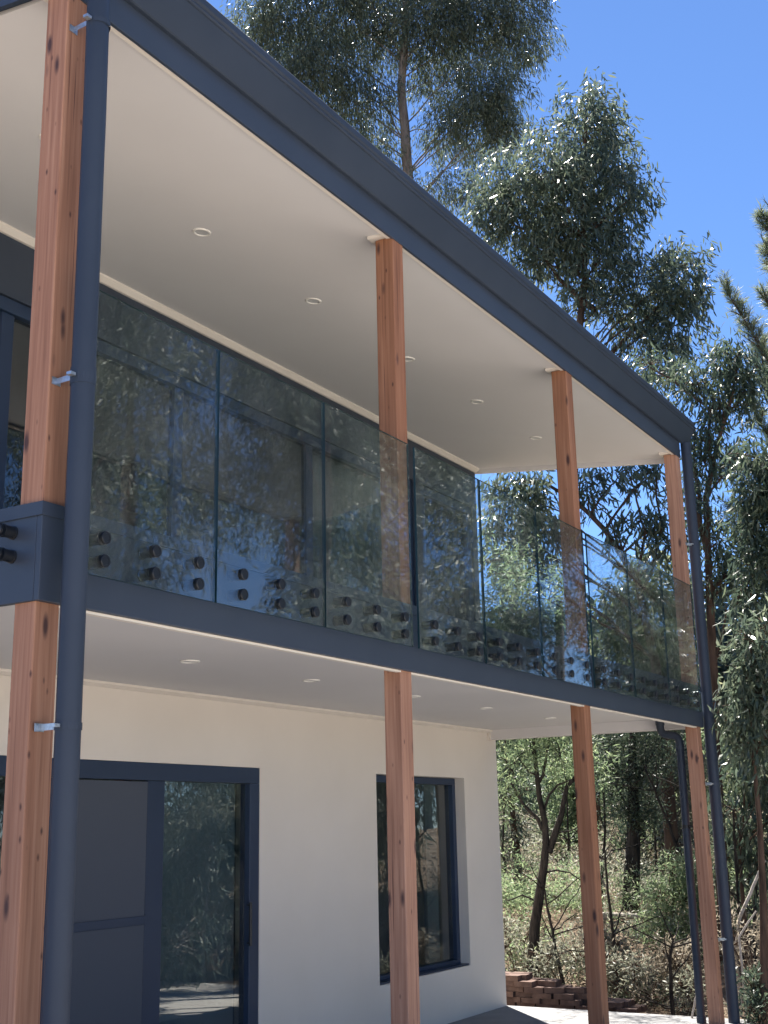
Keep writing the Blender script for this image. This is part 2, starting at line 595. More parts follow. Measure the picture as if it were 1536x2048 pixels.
# side and rear walls, both storeys
mb = MB()
mb.box(XE - 0.2, XE, W + 0.222, 8.6, 0, 2.72)
mb.box(0.0, 0.2, W + 0.222, 8.6, 0, 2.72)
mb.box(0.202, XE - 0.202, 8.4, 8.6, 0, 2.72)
mb.build('side_wall', 'render', house)
mb = MB()
mb.prism([(W + 0.2, 2.95), (W + 0.2, zc(W) + 0.05), (8.6, zc(8.6) - 0.05), (8.6, 2.95)], XE - 0.42, XE - 0.24, 'x')
mb.prism([(W + 0.2, 2.95), (W + 0.2, zc(W) + 0.05), (8.6, zc(8.6) - 0.05), (8.6, 2.95)], 0.0, 0.18, 'x')
mb.box(0.182, XE - 0.422, 8.42, 8.6, 2.95, zc(8.4))
mb.build('upper_side_wall', 'dark', house)
# intermediate floor and rooms
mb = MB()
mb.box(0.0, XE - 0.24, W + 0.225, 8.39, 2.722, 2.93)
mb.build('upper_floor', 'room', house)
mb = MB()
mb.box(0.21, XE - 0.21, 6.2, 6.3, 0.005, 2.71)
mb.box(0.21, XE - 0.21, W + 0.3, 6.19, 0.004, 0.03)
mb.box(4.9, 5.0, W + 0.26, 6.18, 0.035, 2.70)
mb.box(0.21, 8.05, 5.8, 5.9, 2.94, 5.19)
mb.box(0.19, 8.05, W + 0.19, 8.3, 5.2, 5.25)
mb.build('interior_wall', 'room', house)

# upper wall with glazed openings
XU = 8.262
mb = wall_holes(0.18, XU, 2.94, zc(W) - 0.003, W, W + 0.18, [(1.20, 6.90, 2.95, 5.0), (7.06, 8.16, 2.95, 5.0)])
mb.build('upper_wall', 'dark', house)

# ceilings -------------------------------------------------------------
mb = MB()
mb.prism([(0.012, zc(0.012)), (W, zc(W)), (W, zc(W) + 0.02), (0.012, zc(0.012) + 0.02)], 0.03, 8.30, 'x')
ceilU = mb.build('upper_ceiling', 'ceiling', house)
mb = MB()
mb.box(0.03, 8.33, 0.045, W - 0.001, 2.668, 2.69)
ceilL = mb.build('lower_ceiling', 'ceiling', house)
# cornices
mb = MB()
y = W - 0.001
mb.prism([(y, zc(y) - 0.001), (y - 0.055, zc(y - 0.055) - 0.001), (y - 0.055, zc(y) - 0.022), (y - 0.02, zc(y) - 0.05), (y, zc(y) - 0.05)], 0.19, XU, 'x')
mb.build('cornice', 'trim', house)
mb = MB()
mb.prism([(y, 2.667), (y - 0.05, 2.667), (y - 0.05, 2.652), (y - 0.012, 2.635), (y, 2.635)], 0.03, 8.33, 'x')
mb.build('cornice', 'trim', house)
# light bead between ceiling and fascia / beam
mb = MB()
mb.prism([(0.012, zc(0) - 0.002), (0.045, zc(0.045) - 0.002), (0.045, zc(0.0) - 0.016), (0.012, zc(0) - 0.020)], 0.03, 8.2, 'x')
mb.build('ceiling_bead', 'trim', house)
mb = MB()
mb.box(0.03, 8.1, 0.014, 0.044, 2.552, 2.689)
mb.build('ceiling_bead', 'trim', house)

# downlights
def downlight(parent, x, y, z, slope):
    mb = MB()
    n = 24
    prof = [(0.058, 0.0), (0.057, -0.006), (0.050, -0.009), (0.043, -0.006), (0.042, 0.0)]
    a = [2 * math.pi * k / n for k in range(n)]
    for i in range(len(prof) - 1):
        for k in range(n):
            j = (k + 1) % n
            p = []
            for (rr, hh), kk in ((prof[i], k), (prof[i], j), (prof[i + 1], j), (prof[i + 1], k)):
                p.append((rr * math.cos(a[kk]), rr * math.sin(a[kk]), hh))
            mb.quad(p, 0)
    mb.quad([(0.043 * math.cos(t), 0.043 * math.sin(t), -0.003) for t in a][::-1], 1)
    o = mb.build('downlight', ['lamp', 'lens'], parent, smooth=True)
    o.location = (x, y, z - 0.0005)
    o.rotation_euler = (math.atan(slope), 0, 0)


for x in (-0.1 + 1.05, 2.22, 3.45, 4.78, 6.0, 7.25):
    downlight(ceilU, x, 1.09, zc(1.09), RAKE)
for x in (1.03, 2.27, 3.50, 4.85, 6.08, 7.40):
    downlight(ceilL, x, 1.16, 2.668, 0)

# roof, fascia, gutter, barges -----------------------------------------
mb = MB()
x = -0.06
prof_low, prof_top = [], []
k = 0
while x < 8.42:
    for dx, h in ((0.0, 0.0), (0.10, 0.0), (0.115, 0.026), (0.145, 0.026), (0.16, 0.0)):
        if x + dx <= 8.42:
            prof_top.append((x + dx, h))
    x += 0.19
Ya, Yb = -0.04, 9.1
RZ = 0.30
i0 = 0
for a in range(len(prof_top) - 1):
    (xa, ha), (xb, hb) = prof_top[a], prof_top[a + 1]
    mb.quad([(xa, Ya, zc(Ya) + RZ + ha), (xb, Ya, zc(Ya) + RZ + hb), (xb, Yb, zc(Yb) + RZ + hb), (xa, Yb, zc(Yb) + RZ + ha)])
    mb.quad([(xa, Ya, zc(Ya) + RZ + ha - 0.012), (xa, Yb, zc(Yb) + RZ + ha - 0.012), (xb, Yb, zc(Yb) + RZ + hb - 0.012), (xb, Ya, zc(Ya) + RZ + hb - 0.012)])
mb.build('roof', 'roof', house)
mb = MB()
mb.box(-0.03, 8.225, -0.008, 0.011, 5.165, 5.47)
mb.build('fascia', 'dark', house, bevel=0.003)
# gutter: quad profile with a rolled bead on the lip
gp = [(-0.0085, 5.322), (-0.030, 5.320), (-0.038, 5.324), (-0.104, 5.462), (-0.107, 5.474), (-0.116, 5.476), (-0.121, 5.483), (-0.121, 5.491), (-0.116, 5.498), (-0.108, 5.500),
      (-0.107, 5.508), (-0.113, 5.514), (-0.117, 5.522), (-0.117, 5.556), (-0.113, 5.562), (-0.107, 5.558), (-0.104, 5.500), (-0.096, 5.470), (-0.040, 5.34), (-0.0085, 5.335)]
mb = MB()
mb.prism(gp, -0.10, 8.405, 'x', caps=False)
gut = mb.build('gutter', 'gutter', house, smooth=True, angle=25)
for xa, xb in ((-0.1025, -0.1003), (8.4053, 8.4075)):
    m2 = MB()
    m2.prism([(-0.0085, 5.318), (-0.038, 5.320), (-0.108, 5.464), (-0.123, 5.482), (-0.119, 5.564), (-0.0085, 5.564)], xa, xb, 'x')
    m2.build('end_cap', 'gutter', gut)
# barge boards at both ends
mb = MB()
mb.prism([(0.02, zc(0.02) - 0.01), (9.1, zc(9.1) - 0.01), (9.1, zc(9.1) + 0.27), (0.02, zc(0.02) + 0.27)], -0.028, -0.004, 'x')
mb.build('barge_board', 'dark', house)
mb = MB()
mb.prism([(0.14, zc(0.14) - 0.03), (9.1, zc(9.1) - 0.03), (9.1, zc(9.1) + 0.27), (0.14, zc(0.14) + 0.27)], 8.345, 8.37, 'x')
mb.build('barge_board', 'dark', house)
# pale end trim under the right end of the upper ceiling
mb = MB()
mb.prism([(0.13, zc(0.13) - 0.045), (W + 0.4, zc(W + 0.4) - 0.045), (W + 0.4, zc(W + 0.4) + 0.1), (0.13, zc(0.13) + 0.1)], 8.302, 8.343, 'x')
mb.build('end_trim', 'ceiling', house, bevel=0.004)
# lower end beam
mb = MB()
mb.box(8.332, 8.472, 0.14, W + 0.1, 2.57, 2.72)
mb.build('end_beam', 'ceiling', house, bevel=0.006)
mb = MB()
mb.box(8.30, 8.44, W - 0.03, W - 0.001, 2.562, 2.634)
mb.build('corner_block', 'trim', house, bevel=0.004)

# edge beam of the balcony --------------------------------------------
mb = MB()
mb.prism([(-0.014, ZBB), (0.013, ZBB), (0.013, ZBT - 0.012), (-0.014, ZBT - 0.012)], -0.013, 8.232, 'x')
beam = mb.build('edge_beam', 'dark', house, bevel=0.003)
mb = MB()
mb.prism([(-0.013, ZBB), (0.012, ZBB), (0.012, ZBT - 0.012), (-0.013, ZBT - 0.012)], 0.0135, W - 0.002, 'y')
beamL = mb.build('edge_beam', 'dark', house, bevel=0.003)
mb = MB()
mb.prism([(8.207, 2.70), (8.231, 2.70), (8.231, ZBT - 0.012), (8.207, ZBT - 0.012)], 0.0135, W + 0.2, 'y')
mb.build('edge_beam', 'dark', house, bevel=0.003)
# folded capping flashing along the top of the beam
mb = MB()
mb.prism([(-0.021, ZBT - 0.052), (-0.0165, ZBT - 0.052), (-0.0165, ZBT - 0.005), (0.12, ZBT - 0.004), (0.12, ZBT), (-0.021, ZBT)], -0.021, 8.236, 'x')
mb.build('capping', 'dark', beam)
mb = MB()
mb.prism([(-0.0212, ZBT - 0.052), (-0.0167, ZBT - 0.052), (-0.0167, ZBT - 0.005), (0.12, ZBT - 0.004), (0.12, ZBT - 0.0005), (-0.0212, ZBT - 0.0005)], 0.1205, W - 0.01, 'y')
mb.prism([(-0.0212, ZBT - 0.052), (-0.0167, ZBT - 0.052), (-0.0167, ZBT - 0.005), (-0.0160, ZBT - 0.0005), (-0.0212, ZBT - 0.0005)], -0.0208, 0.1203, 'y')
mb.build('capping', 'dark', beamL)
# balcony floor
mb = MB()
mb.box(0.125, 8.2, 0.125, W - 0.004, 2.71, 2.915)
mb.build('balcony_floor', 'decking', house)

# posts -----------------------------------------------------------------
for i, x in enumerate(PX):
    for z0, z1 in ((0.0, ZBB + 0.1), (ZBT + 0.001, 5.185)):
        mb = MB()
        mb.box(x + 0.0002, x + S, 0.0135 if z0 == 0 else 0.0002, S, z0, z1)
        mb.build('post', 'timber', house, bevel=0.006, seg=3, loc=(x + S / 2, S / 2, z0))
    mb = MB()
    mb.box(x - 0.035, x + S + 0.035, 0.05, S + 0.035, 5.188, zc(0.09) + 0.012)
    mb.build('post_cap', 'trim', house, bevel=0.003)

# glass balustrade -------------------------------------------------------
panels = [(0.085, 0.927), (0.941, 1.785), (1.799, 2.662), (2.735, 3.560), (3.574, 4.422), (4.436, 5.290),
          (5.362, 6.225), (6.239, 7.085), (7.099, 7.96)]
GY0, GY1, GZ0, GZ1 = -0.086, -0.074, 2.680, 3.845


def standoff_mesh():
    mb = MB()
    n = 20
    prof = [(0.0, 0.012), (0.0, 0.025), (-0.058, 0.025), (-0.058, 0.0245), (-0.0605, 0.0265)]
    # body from beam to the pane, flange, then the cap outside the pane
    rings = [(0.000, 0.0265), (-0.008, 0.0265), (-0.009, 0.0235), (-0.052, 0.0235), (-0.053, 0.0265), (-0.0735, 0.0265)]
    pts = [(0, y, 0) for y, r in rings]
    V, F = [], []
    def lathe(rings):
        base = len(mb.v)
        for (y, r) in rings:
            for k in range(n):
                t = 2 * math.pi * k / n
                mb.v.append((r * math.cos(t), y, r * math.sin(t)))
        for i in range(len(rings) - 1):
            for k in range(n):
                j = (k + 1) % n
                mb.f.append((base + i * n + k, base + i * n + j, base + (i + 1) * n + j, base + (i + 1) * n + k))
                mb.mi.append(0)
        mb.f.append(tuple(base + (len(rings) - 1) * n + k for k in range(n)))
        mb.mi.append(0)
        mb.f.append(tuple(base + k for k in range(n))[::-1])
        mb.mi.append(0)
    lathe([(-0.014, 0.0265), (-0.020, 0.0265), (-0.021, 0.0235), (-0.062, 0.0235), (-0.063, 0.0265), (-0.0737, 0.0265)])
    lathe([(-0.0863, 0.0265), (-0.096, 0.0265), (-0.0985, 0.024), (-0.0985, 0.016), (-0.0972, 0.0155), (-0.0972, 0.006)])
    return mb


first = None
for (a, b) in panels:
    mb = MB()
    mb.box(a, b, GY0, GY1, GZ0, GZ1)
    mb.mi = [1, 1, 0, 1, 0, 1]
    p = mb.build('glass_panel', ['glass', 'glass_edge'], house)
    w = b - a
    for t in (0.19, 0.54, 0.87) if a < 0.1 else (0.22, 0.56, 0.90):
        for z in (2.834, 2.742):
            if first is None:
                first = standoff_mesh().build('standoff', 'black', p, smooth=True)
                s = first
            else:
                s = first.copy()
                COL.objects.link(s)
                s.parent = p
            s.location = (a + t * w, 0, z)
for z in (2.834, 2.742):
    s = first.copy()
    COL.objects.link(s)
    s.parent = beamL
    s.location = (0.0, 0.135, z)
    s.rotation_euler = (0, 0, -math.pi / 2)


# windows and doors -------------------------------------------------------
def framed(name, x0, x1, z0, z1, y, stiles, parent, fw=0.07, sw=0.07, glass='window_glass', rails=()):
    """framed glazing: outer frame, stiles, one pane per bay (sub-parts of the unit)"""
    unit = bpy.data.objects.new(name, None)
    COL.objects.link(unit)
    unit.parent = parent
    mb = MB()
    mb.box(x0, x1, y, y + 0.09, z1 - fw, z1)
    mb.box(x0, x1, y, y + 0.09, z0, z0 + fw * 0.8)
    mb.box(x0, x0 + fw, y, y + 0.09, z0 + fw * 0.8 + 0.0005, z1 - fw - 0.0005)
    mb.box(x1 - fw, x1, y, y + 0.09, z0 + fw * 0.8 + 0.0005, z1 - fw - 0.0005)
    mb.build('frame', 'frame', unit, bevel=0.004)
    xs = [x0 + fw] + list(stiles) + [x1 - fw]
    for s in stiles:
        m2 = MB()
        m2.box(s - sw / 2, s + sw / 2, y + 0.02, y + 0.075, z0 + fw * 0.8 + 0.001, z1 - fw - 0.001)
        m2.build('stile', 'frame', unit, bevel=0.003)
    for i in range(len(xs) - 1):
        a = xs[i] + (sw / 2 if i > 0 else 0)
        b = xs[i + 1] - (sw / 2 if i < len(xs) - 2 else 0)
        m3 = MB()
        m3.box(a + 0.001, b - 0.001, y + 0.045, y + 0.051, z0 + fw * 0.8 + 0.002, z1 - fw - 0.002)
        m3.build('pane', glass, unit)
    return unit


# lower sliding door: fixed pane, screen door, glazed leaf
door = framed('sliding_door', 1.30, 4.42, 0.03, 2.174, W + 0.004, [2.42, 3.29], house, 0.115, 0.17)
tag(door, 'lower sliding door with fly screen')
mb = MB()
mb.box(2.515, 3.195, W + 0.018, W + 0.021, 0.12, 2.05)
mb.build('fly_screen', 'screen', door)
mb = MB()
mb.box(2.506, 3.204, W + 0.0085, W + 0.026, 1.145, 1.20)
mb.build('mid_rail', 'frame', door, bevel=0.003)
mb = MB()
mb.tube([(4.285, W - 0.022, 0.92), (4.285, W - 0.022, 1.22)], 0.011, 10)
mb.tube([(4.285, W + 0.004, 0.94), (4.285, W - 0.022, 0.94)], 0.008, 8)
mb.tube([(4.285, W + 0.004, 1.20), (4.285, W - 0.022, 1.20)], 0.008, 8)
mb.build('handle', 'black', door, smooth=True)
mb = MB()
mb.box(3.385, 4.30, W + 0.14, W + 0.145, 0.06, 2.12)
mb.build('roller_blind', 'shade_cloth', door)

# lower window set back in its reveal
win = framed('window', 6.103, 7.753, 0.453, 2.171, W + 0.10, [], house, 0.06)
mb = MB()
mb.box(7.42, 7.64, W + 0.26, W + 0.30, 0.40, 2.16)
mb.build('curtain', 'curtain', win)
mb = MB()
mb.box(6.108, 7.748, W + 0.012, W + 0.098, 0.4535, 0.466)
mb.build('sill', 'frame', win)

# upper glazed doors
udoor = framed('sliding_door', 1.203, 6.897, 2.953, 4.998, W + 0.02, [1.80, 3.45, 5.16], house, 0.09, 0.10)
tag(udoor, 'upper sliding door behind the glass balustrade')
mb = MB()
n = 60
for k in range(n):
    xa, xb = 5.30 + 1.5 * k / n, 5.30 + 1.5 * (k + 1) / n
    ya = W + 0.20 + 0.018 * math.sin(k * 1.25)
    yb = W + 0.20 + 0.018 * math.sin((k + 1) * 1.25)
    mb.quad([(xa, ya, 2.97), (xb, yb, 2.97), (xb, yb, 4.93), (xa, ya, 4.93)])
mb.build('curtain', 'curtain', udoor, smooth=True, angle=None)
uwin = framed('window', 7.063, 8.157, 2.953, 4.998, W + 0.02, [], house, 0.09)


# downpipes ----------------------------------------------------------------
def bracket(parent, pipe_x, pipe_y, z, r, post_x, post_y):
    mb = MB()
    n = 16
    R = r + 0.003
    for k in range(n):
        a0, a1 = 2 * math.pi * k / n, 2 * math.pi * (k + 1) / n
        p = [(pipe_x + R * math.cos(a), pipe_y + R * math.sin(a)) for a in (a0, a1)]
        mb.quad([(*p[0], z - 0.013), (*p[1], z - 0.013), (*p[1], z + 0.013), (*p[0], z + 0.013)], 1)
    mb.box(post_x - 0.022, post_x + 0.022, post_y - 0.004, post_y - 0.0005, z - 0.015, z + 0.015)
    # strap running from the post plate to the ring
    d = np.array([pipe_x - r * 0.8 - post_x, pipe_y - post_y])
    m = 6
    for k in range(m):
        t0, t1 = k / m, (k + 1) / m
        p0 = (post_x + d[0] * t0, post_y - 0.003 + d[1] * t0 ** 1.6)
        p1 = (post_x + d[0] * t1, post_y - 0.003 + d[1] * t1 ** 1.6)
        mb.quad([(*p0, z - 0.012), (*p1, z - 0.012), (*p1, z + 0.012), (*p0, z + 0.012)])
    mb.box(pipe_x - r - 0.03, pipe_x - r - 0.004, pipe_y - 0.012, pipe_y + 0.012, z - 0.006, z + 0.006)
    mb.build('bracket', ['galv', 'gutter'], parent)


PR = 0.047
mb = MB()
mb.tube([(0.068, -0.112, -0.1), (0.068, -0.112, 2.0), (0.068, -0.112, 3.2), (0.068, -0.112, 4.6), (0.066, -0.108, 5.27), (0.066, -0.075, 5.335)], PR, 28)
mb.tube([(0.068, -0.112, 3.40), (0.068, -0.112, 3.47)], PR + 0.0025, 28)
dp = mb.build('downpipe', 'gutter', house, smooth=True)
for z in (5.0, 3.43, 2.10, 0.6):
    bracket(dp, 0.068, -0.112, z, PR, 0.035, 0.0)
mb = MB()
mb.tube([(8.305, -0.045, -0.1), (8.305, -0.045, 1.4), (8.305, -0.045, 3.4), (8.305, -0.045, 5.33)], 0.05, 24)
mb.tube([(8.305, -0.045, 1.25), (8.305, -0.045, 1.31)], 0.0525, 24)
dp = mb.build('downpipe', 'gutter', house, smooth=True)
for z in (2.05, 0.7, 4.3):
    bracket(dp, 8.305, -0.045, z, 0.05, 8.20, 0.0)
mb = MB()
def arc(p0, p1, p2, n=8):
    p0, p1, p2 = map(np.array, (p0, p1, p2))
    return [tuple((1 - t) ** 2 * p0 + 2 * t * (1 - t) * p1 + t * t * p2) for t in np.linspace(0, 1, n)]
x = 8.18
path = [(x, 0.385, 2.69)] + arc((x, 0.385, 2.59), (x, 0.385, 2.52), (x, 0.335, 2.512)) + arc((x, 0.27, 2.50), (x, 0.21, 2.49), (x, 0.209, 2.42)) + [(x, 0.209, 1.5), (x, 0.209, 0.004)]
mb.tube(path, 0.036, 20)
mb.tube([(x, 0.385, 2.60), (x, 0.385, 2.64)], 0.041, 20)
mb.tube([(x, 0.209, 2.36), (x, 0.209, 2.42)], 0.040, 20)
mb.tube([(x, 0.209, 0.004), (x, 0.209, 0.05)], 0.042, 20)
dp = mb.build('downpipe', 'gutter', house, smooth=True)
mb = MB()
mb.tube([(8.18, 0.209, 1.66), (8.18, 0.209, 1.69)], 0.038, 20)
mb.box(8.16, 8.20, 0.12, 0.18, 1.665, 1.685)
mb.build('bracket', 'black', dp)

# ------------------------------------------------------------------ brick stack
stack = empty('brick_stack', (9.05, 1.8, -0.12), 'low stepped stack of dark bricks on the ground beyond the slab', 'bricks')
bm_ = MB()
bm_.box(-0.05, 0.05, -0.1, 0.1, 0, 0.05)
bproto = bm_.build('brick', 'brick', stack, bevel=0.003)
bmesh_data = bproto.data
bpy.data.objects.remove(bproto)
r2 = np.random.default_rng(5)
for row, xr in enumerate((8.90, 9.006, 9.112)):
    for c in range(7):
        yy = 3.0 + (0.1 if c % 2 else 0) + r2.uniform(-0.03, 0.03)
        while yy > 1.12:
            hgt = np.interp(yy, [1.1, 1.2, 1.34, 1.5, 1.62, 1.71, 1.97, 2.15, 2.30, 2.48, 3.1], [1.6, 2.7, 2.7, 2.3, 3.0, 4.3, 5.2, 6.2, 6.5, 7.0, 7.0]) + 0.3 * (row == 1)
            if c < hgt - 0.35 + r2.uniform(-0.5, 0.3) and (c == 0 or r2.random() > 0.05):
                o = bpy.data.objects.new('brick', bmesh_data)
                COL.objects.link(o)
                o.parent = stack
                hdr = r2.random() < 0.12 and c > 0
                o.location = (xr + r2.uniform(-0.03, 0.03) - 9.05, yy - 1.8, c * 0.0512 + 0.002)
                o.rotation_euler = (r2.uniform(-0.01, 0.01), r2.uniform(-0.015, 0.015), r2.normal(0, 0.11))
            yy -= 0.205 + r2.uniform(0, 0.02)


# ------------------------------------------------------------------ vegetation
def at(px, py, d):
    """survey point: the direction sighted at (px, py) from the camera station, d metres away along the ground"""
    v = FW + RT * (px - 768) / FPX + UP * (1024 - py) / FPX
    t = d / math.hypot(v[0], v[1])
    return CAM + t * v


def np_mesh(name, V, F3, mat, parent=None, F4=None):
    me = bpy.data.meshes.new(name)
    nf3 = 0 if F3 is None else len(F3)
    nf4 = 0 if F4 is None else len(F4)
    me.vertices.add(len(V))
    me.vertices.foreach_set('co', np.ascontiguousarray(V, dtype=np.float32).ravel())
    idx = []
    starts = []
    p = 0
    if nf3:
        idx.append(F3.ravel())
        starts.append(np.arange(nf3) * 3)
        p = nf3 * 3
    if nf4:
        idx.append(F4.ravel())
        starts.append(p + np.arange(nf4) * 4)
    idx = np.concatenate(idx).astype(np.int32)
    starts = np.concatenate(starts).astype(np.int32)
    me.loops.add(len(idx))
    me.loops.foreach_set('vertex_index', idx)
    me.polygons.add(len(starts))
    me.polygons.foreach_set('loop_start', starts)
    me.update(calc_edges=True)
    me.materials.append(M[mat])
    o = bpy.data.objects.new(name, me)
    COL.objects.link(o)
    if parent is not None:
        child(o, parent)
    return o


def unit(v):
    return v / (np.linalg.norm(v, axis=-1, keepdims=True) + 1e-9)


def leaf_arrays(P, D, L, Wd, curve=0.25, detail=True, rg=rng):
    """leaves at P along unit directions D; six-point sickle blades or four-point blades"""
    n = len(P)
    side = unit(np.cross(D, unit(rg.normal(size=(n, 3)))))
    nor = np.cross(D, side)
    L = L[:, None]
    Wd = Wd[:, None]
    if detail:
        c = (rg.normal(0, curve, n))[:, None] * L
        b = (rg.uniform(0.0, 0.18, n))[:, None] * L
        a0 = P
        m1 = P + D * L * 0.33 + nor * b * 0.5
        m2 = P + D * L * 0.68 + side * c * 0.35 + nor * b * 0.3
        t = P + D * L * 0.98 + side * c - nor * b * 0.4
        V = np.stack([a0, m1 + side * Wd * 0.5, m1 - side * Wd * 0.5, m2 + side * Wd * 0.42, m2 - side * Wd * 0.42, t], 1).reshape(-1, 3)
        o = (np.arange(n) * 6)[:, None]
        F3 = np.concatenate([o + np.array([[0, 2, 1]]), o + np.array([[3, 4, 5]])])
        F4 = o + np.array([[1, 2, 4, 3]])
        return V, F3, F4
    m = P + D * L * 0.45
    V = np.stack([P, m + side * Wd * 0.5 + nor * Wd * 0.3, P + D * L, m - side * Wd * 0.5 + nor * Wd * 0.3], 1).reshape(-1, 3)
    o = (np.arange(n) * 4)[:, None]
    return V, None, o + np.array([[0, 1, 2, 3]])


STYLE = {
    # leaf length, width, leaves per twig, bunch size, droop, detail, tau
    'gum': dict(L=(0.13, 0.22), W=(0.026, 0.040), per=15, bunch=0.17, droop=0.85, detail=True, area=0.0016),
    'gum_near': dict(L=(0.10, 0.17), W=(0.018, 0.028), per=15, bunch=0.15, droop=0.8, detail=True, area=0.0009),
    'gum_tall': dict(L=(0.20, 0.36), W=(0.034, 0.054), per=15, bunch=0.34, droop=1.0, detail=False, area=0.0044),
    'gum_far': dict(L=(0.14, 0.24), W=(0.024, 0.038), per=13, bunch=0.24, droop=0.8, detail=False, area=0.0022),
    'wattle': dict(L=(0.05, 0.10), W=(0.010, 0.018), per=26, bunch=0.17, droop=0.1, detail=False, area=0.00045),
    'wattle_far': dict(L=(0.08, 0.17), W=(0.018, 0.03), per=22, bunch=0.26, droop=0.15, detail=False, area=0.0009),
    'scrub': dict(L=(0.04, 0.085), W=(0.010, 0.020), per=16, bunch=0.12, droop=-0.1, detail=False, area=0.00045),
    'mirror': dict(L=(0.11, 0.20), W=(0.020, 0.034), per=16, bunch=0.26, droop=0.8, detail=False, area=0.0017),
}


def clump_leaves(c, r, style, tau, rg):
    st = STYLE[style]
    A = math.pi * r[0] * r[2]
    nt = max(4, int(tau * A / (st['area'] * st['per'])))
    u = unit(rg.normal(size=(nt, 3)))
    rad = rg.random(nt) ** 0.42
    # lumpy outline
    lump = 1.08 + 0.22 * np.sin(u[:, 0] * 5 + c[0] * 3) * np.cos(u[:, 2] * 4 + c[1] * 2) + rg.normal(0, 0.07, nt)
    tw = c + u * (rad * lump)[:, None] * np.array(r)
    per = st['per']
    zs = 0.9 + 0.9 * max(0.0, st['droop'])
    P = np.repeat(tw, per, 0) + rg.normal(0, st['bunch'] * 0.5, (nt * per, 3)) * np.array([0.85, 0.85, zs])
    out = np.repeat(u, per, 0)
    D = unit(out * 0.35 + rg.normal(0, 0.5, (nt * per, 3)) + np.array([0, 0, -1.2 * st['droop']]))
    L = rg.uniform(*st['L'], nt * per)
    Wd = rg.uniform(*st['W'], nt * per)
    return tw, leaf_arrays(P, D, L, Wd, detail=st['detail'], rg=rg)


def join(arrs):
    V, F3, F4 = [], [], []
    o = 0
    for (v, f3, f4) in arrs:
        V.append(v)
        if f3 is not None: F3.append(f3 + o)
        if f4 is not None: F4.append(f4 + o)
        o += len(v)
    return np.concatenate(V), (np.concatenate(F3) if F3 else None), (np.concatenate(F4) if F4 else None)


def wiggle(p0, p1, n, amp, rg, sag=0.0):
    t = np.linspace(0, 1, n)[:, None]
    p = np.asarray(p0) * (1 - t) + np.asarray(p1) * t
    off = np.cumsum(rg.normal(0, 1, (n, 3)), 0)
    off -= off[0] * (1 - t) + off[-1] * t
    L = np.linalg.norm(np.asarray(p1) - np.asarray(p0))
    p = p + off * amp * L / max(1, n) * 1.2
    p[:, 2] += sag * L * (4 * t * (1 - t))[:, 0]
    return p


def tubes_mesh(name, tubes, mat, parent):
    Vs, F4 = [], []
    o = 0
    for pts, rad, n in tubes:
        V, F = tube_arrays(pts, rad, n, cap=False)
        Vs.append(V)
        F4.append(np.array(F) + o)
        o += len(V)
    ob = np_mesh(name, np.concatenate(Vs), None, mat, parent, np.concatenate(F4))
    ob.data.shade_smooth()
    return ob


def tree(name, label, cat, trunk, rad, clumps, style, leaf, bark, tau=1.7, limbs=(), seed=1, group=None, twigs=14, auto=True, limb_r=0.22, base_to_ground=True):
    """trunk: list of points (bottom first); clumps: (centre, (rx,ry,rz)[, tau factor]); limbs: extra (points, r0, r1)"""
    rg = np.random.default_rng(seed)
    trunk = [np.asarray(p, float) for p in trunk]
    if base_to_ground:
        b = trunk[0].copy()
        b[2] = float(terrain(b[0], b[1])) - 0.15
        if trunk[0][2] - b[2] > 0.3:
            trunk = [b] + trunk
        else:
            trunk[0] = b
    root = empty(name, tuple(trunk[0]), label, cat, group)
    tp = [trunk[0]]
    for a, b in zip(trunk[:-1], trunk[1:]):
        n = max(3, int(np.linalg.norm(b - a) / 0.6))
        tp += list(wiggle(a, b, n, 0.03, rg)[1:])
    tp = np.array(tp)
    s = np.concatenate([[0], np.cumsum(np.linalg.norm(np.diff(tp, axis=0), axis=1))])
    s /= s[-1]
    tr = rad * (1 - 0.82 * s ** 1.1)
    tr[0] *= 1.25
    tubes = [(tp, tr, 10)]
    for lp, r0, r1 in limbs:
        lp = np.asarray(lp, float)
        pts = [lp[0]]
        for a, b in zip(lp[:-1], lp[1:]):
            pts += list(wiggle(a, b, 5, 0.08, rg)[1:])
        pts = np.array(pts)
        tubes.append((pts, np.linspace(r0, r1, len(pts)), 7))
    small = []
    leaves = []
    for cl in clumps:
        c = np.asarray(cl[0], float)
        r = cl[1]
        k = cl[2] if len(cl) > 2 else 1.0
        tw, la = clump_leaves(c, r, style, tau * (0.35 + k) * 1.35, rg)
        leaves.append(la)
        if auto:
            hd = np.hypot(tp[:, 0] - c[0], tp[:, 1] - c[1])
            want = c[2] - 0.75 * hd - 0.2
            j = int(np.argmin(np.abs(tp[:, 2] - want) + 0.3 * hd))
            j = min(max(j, 1), len(tp) - 1)
            r0 = min(tr[j] * 0.6, limb_r * tr[max(1, len(tr) // 3)])
            pts = wiggle(tp[j], c + np.array([0, 0, -0.2 * r[2]]), 9, 0.09, rg, 0.05)
            tubes.append((pts, np.linspace(r0, max(0.010, r0 * 0.3), 9), 6))
        if twigs:
            sel = tw[rg.choice(len(tw), min(twigs, len(tw)), replace=False)]
            for q in sel:
                small.append((wiggle(c + (q - c) * rg.uniform(0, 0.3), q, 5, 0.12, rg, 0.1), np.linspace(0.008, 0.003, 5), 4))
    tubes_mesh('trunk', tubes, bark, root)
    if small:
        t = tubes_mesh('twigs', small, bark, root)
        tag(t, kind='stuff')
    V, F3, F4 = join(leaves)
    cr = np_mesh('crown', V, F3, leaf, root, F4)
    tag(cr, kind='stuff')
    return root


